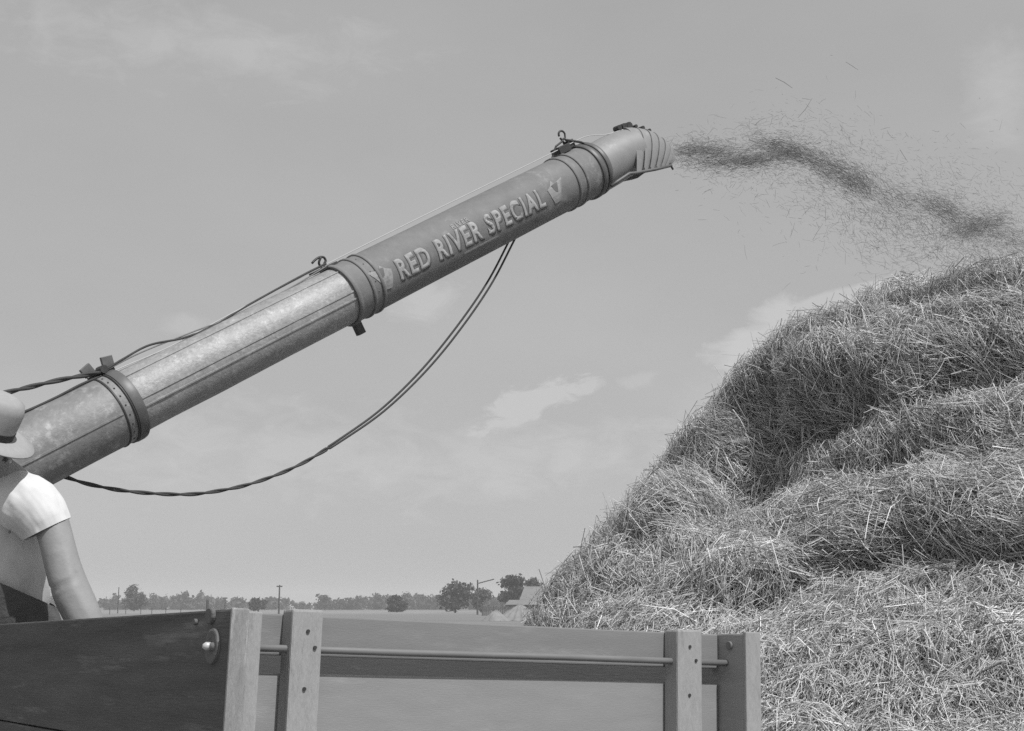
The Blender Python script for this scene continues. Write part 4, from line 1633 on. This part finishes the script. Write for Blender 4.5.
# head: shaped ball with brow, nose, jaw, ears, joined to the figure as hairless head mass
hc = Q_(-14, 448, -0.09)
HT = Matrix.Translation(hc) @ Euler((R(28), R(10), R(8))).to_matrix().to_4x4()     # bowed forward; faces -Y (towards camera side)
bm = bmesh.new()
bmesh.ops.create_uvsphere(bm, u_segments=48, v_segments=32, radius=1.0)
for v in bm.verts:
    x, y, z = v.co
    X, Y, Z = x * 0.076, y * 0.094, z * 0.118
    if z < 0: X *= 1 + 0.22 * z; Y *= 1 + 0.10 * z
    if y < 0:
        Y -= 0.022 * math.exp(-((x / 0.16) ** 2 + ((z + 0.18) / 0.20) ** 2))          # nose
        Y -= 0.006 * math.exp(-((x / 0.35) ** 2 + ((z + 0.55) / 0.08) ** 2))          # lips
        Y -= 0.008 * math.exp(-((x / 0.3) ** 2 + ((z + 0.85) / 0.15) ** 2))           # chin
        for s in (-1, 1):
            Y += 0.009 * math.exp(-(((x - 0.36 * s) / 0.17) ** 2 + ((z - 0.05) / 0.10) ** 2))   # eye sockets
        Y -= 0.005 * math.exp(-((z - 0.2) / 0.08) ** 2) * math.exp(-(x / 0.6) ** 2)
    for s in (-1, 1):
        X += s * 0.018 * math.exp(-(((x - s) / 0.12) ** 2 + ((y - 0.05) / 0.2) ** 2 + (z / 0.28) ** 2)) if x * s > 0 else 0
    v.co = HT @ Vector((X, Y, Z))
me = bpy.data.meshes.new('head'); bm.to_mesh(me); bm.free()
link('head', me, M['skin'], man, True)
for s in (-1, 1):
    bm = bmesh.new()
    bmesh.ops.create_uvsphere(bm, u_segments=16, v_segments=10, radius=0.0105, matrix=HT @ Matrix.Translation((0.028 * s, -0.078, 0.006)))
    me = bpy.data.meshes.new('eye'); bm.to_mesh(me); bm.free()
    link('eye', me, M['bolt'], man, True)
# hair shell
bm = bmesh.new()
bmesh.ops.create_uvsphere(bm, u_segments=40, v_segments=24, radius=1.0)
bmesh.ops.delete(bm, geom=[v for v in bm.verts if v.co.z < -0.35 or (v.co.y < -0.35 and v.co.z < 0.45)], context='VERTS')
for v in bm.verts:
    v.co = HT @ Vector((v.co.x * 0.081, v.co.y * 0.099, v.co.z * 0.123))
me = bpy.data.meshes.new('hair'); bm.to_mesh(me); bm.free()
link('hair', me, M['hair'], man, True)


# hat: crown and drooping brim
def ring_loft(name, rings, m, parent, close=(True, True), smooth=True):
    n_ = len(rings[0])
    v = [p_ for r__ in rings for p_ in r__]
    f = [(i * n_ + k, i * n_ + (k + 1) % n_, (i + 1) * n_ + (k + 1) % n_, (i + 1) * n_ + k) for i in range(len(rings) - 1) for k in range(n_)]
    if close[0]: f.append(tuple(reversed(range(n_))))
    if close[1]: f.append(tuple((len(rings) - 1) * n_ + k for k in range(n_)))
    return pydata(name, v, f, m, parent, smooth)


HC = Q_(-13, 430, -0.09)
hup = (P(-9 + 27, 430 - 43, ZP) - P(-9, 430, ZP)).normalized() + Vector((0, -0.10, 0)); hup.normalize()
hr = Vector((hup.z, 0, -hup.x)).normalized(); hf = hup.cross(hr)
def hring(rx_, ry_, h_, droop=0.0, n_=40):
    o_ = []
    for k in range(n_):
        a_ = 2 * math.pi * k / n_
        o_.append(HC + hr * (rx_ * math.cos(a_)) + hf * (ry_ * math.sin(a_)) + hup * (h_ + droop * abs(math.cos(a_))))
    return o_


brim = ring_loft('hat', [hring(0.088, 0.103, 0.004), hring(0.13, 0.145, 0.004), hring(0.176, 0.186, -0.006, 0.004), hring(0.178, 0.188, -0.010, 0.004), hring(0.13, 0.145, -0.002), hring(0.088, 0.103, -0.002)], M['hat'], man, (False, False))
ring_loft('crown', [hring(0.090, 0.104, 0.0), hring(0.088, 0.102, 0.05), hring(0.084, 0.097, 0.10), hring(0.072, 0.085, 0.128), hring(0.045, 0.055, 0.138), hring(0.012, 0.015, 0.141)], M['hat'], brim, (False, True))
ring_loft('hat_band', [hring(0.0915, 0.1055, 0.004), hring(0.0905, 0.1045, 0.030)], M['hatband'], brim, (False, False))


def wrinkle(o, amp, sc, cuts=3):
    """cloth folds: finer mesh pushed in and out in long soft creases"""
    me = o.data
    bm = bmesh.new(); bm.from_mesh(me)
    bmesh.ops.subdivide_edges(bm, edges=[e for e in bm.edges if len(e.link_faces)], cuts=cuts, use_grid_fill=True)
    bm.normal_update()
    for v in bm.verts:
        p_ = v.co
        q_ = Vector((p_.x * sc + p_.z * sc * 0.5, p_.y * sc, p_.z * sc * 0.45 - p_.x * sc * 0.5))
        d_ = abs(mnoise.noise(q_)) * 2 - 0.6 + 0.5 * mnoise.noise(q_ * 2.7)
        v.co = p_ + v.normal * (amp * d_)
    bm.to_mesh(me); bm.free()
    me.polygons.foreach_set('use_smooth', [True] * len(me.polygons))
    return o


# shirt: torso shell, collar, short sleeve
def ering(c, u_, v_, a_, b_, n_=36, wr_=0.0, ph=0.0, k1=5):
    o_ = []
    for k in range(n_):
        t = 2 * math.pi * k / n_
        w__ = 1 + wr_ * (math.sin(k1 * t + ph) * 0.6 + math.sin((k1 * 2 + 1) * t + ph * 2) * 0.4)
        o_.append(c + u_ * (a_ * math.cos(t) * w__) + v_ * (b_ * math.sin(t) * w__))
    return o_


U, Vv = Vector((0.96, 0.28, 0)).normalized(), Vector((-0.28, 0.96, 0)).normalized()
tr = []
for (px, py, dz, a_, b_, wr_) in [(0, 640, 0.12, .165, .125, .02), (0, 610, 0.11, .172, .130, .02), (0, 588, 0.10, .180, .138, .03), (-3, 560, 0.09, .190, .145, .04), (-6, 535, 0.08, .194, .145, .03),
                                 (-8, 512, 0.06, .200, .145, .02), (-8, 495, 0.05, .196, .135, .012), (-8, 483, 0.04, .165, .115, .01), (-7, 474, 0.02, .115, .09, 0), (-7, 468, 0.0, .078, .075, 0), (-7, 461, -0.01, .074, .072, 0)]:
    tr.append(ering(Q_(px, py, dz), U, Vv, a_, b_, 48, wr_, py * 0.09))
wrinkle(ring_loft('shirt', tr, M['shirt'], man, (False, False)), 0.010, 9)


def limb_rings(path_, rad_, n_=28, wr_=0.03):
    rings = []
    path_ = [Vector(p_) for p_ in path_]
    ref = Vector((0, 1, 0))
    for i, p_ in enumerate(path_):
        d_ = (path_[min(i + 1, len(path_) - 1)] - path_[max(i - 1, 0)]).normalized()
        ref = (ref - d_ * ref.dot(d_)).normalized()
        b_ = d_.cross(ref)
        rings.append(ering(p_, b_, ref, rad_[i] if not isinstance(rad_[i], tuple) else rad_[i][0], rad_[i] if not isinstance(rad_[i], tuple) else rad_[i][1], n_, wr_, i * 1.3, 4))
    return rings


sl = limb_rings([Q_(-8, 492, 0.04), Q_(8, 497, 0.02), Q_(22, 502, 0.0), Q_(32, 508, -0.03), Q_(39, 516, -0.04), Q_(45, 525, -0.05), Q_(47, 529, -0.05)],
                [.085, .100, .106, .106, (.098, .088), (.090, .080), (.088, .078)], wr_=0.02)
wrinkle(ring_loft('sleeve', sl, M['shirt'], man, (True, False)), 0.0065, 12)
sl = limb_rings([Q_(-16, 489, 0.05), Q_(-34, 490, 0.06), Q_(-48, 494, 0.06), Q_(-57, 503, 0.06), Q_(-62, 520, 0.05), Q_(-66, 538, 0.04), Q_(-65, 530, 0.04)],
                [.095, .098, .096, .088, .080, .074, .064], wr_=0.035)
ring_loft('sleeve', sl, M['shirt'], man, (True, False))
# overalls: seat and bib reaching up one side, legs
ov = []
for (px, py, dz, a_, b_, tilt) in [(-3, 700, 0.13, .205, .17, 0.0), (0, 660, 0.13, .225, .175, 0.0), (3, 630, 0.12, .228, .17, -0.03), (1, 605, 0.11, .216, .17, -0.05), (0, 582, 0.10, .204, .165, -0.09)]:
    rg = ering(Q_(px, py, dz), U, Vv, a_, b_, 48, 0.02, py * 0.1)
    c = Q_(px, py, dz)
    ov.append([p_ + Vector((0, 0, tilt * ((p_ - c).dot(U) / a_))) for p_ in rg])
wrinkle(ring_loft('overalls', ov, M['denim'], man, (True, False)), 0.006, 9)
for sx in (-1, 1):
    hp = pel + Vector((0.10 * sx, 0.0, -0.06))
    rg = limb_rings([hp + Vector((0, 0, -0.08)), hp + Vector((0.02 * sx, 0, -0.3)), Vector((hp.x + 0.02 * sx, hp.y - 0.02, FLOOR + 0.42)), Vector((hp.x + 0.02 * sx, hp.y, FLOOR + 0.1))],
                    [.115, .10, .085, .08])
    ring_loft('trouser_leg', rg, M['denim'], man, (True, False))
    mb = MB()
    mb.tube([Vector((hp.x + 0.02 * sx, hp.y + 0.06, FLOOR + 0.05)), Vector((hp.x + 0.03 * sx, hp.y - 0.06, FLOOR + 0.05)), Vector((hp.x + 0.04 * sx, hp.y - 0.2, FLOOR + 0.04))], [0.05, 0.052, 0.04], 12)
    mb.build('boot', M['iron'], man, True)
# brace strap of the overalls over the shoulder is hidden; none built
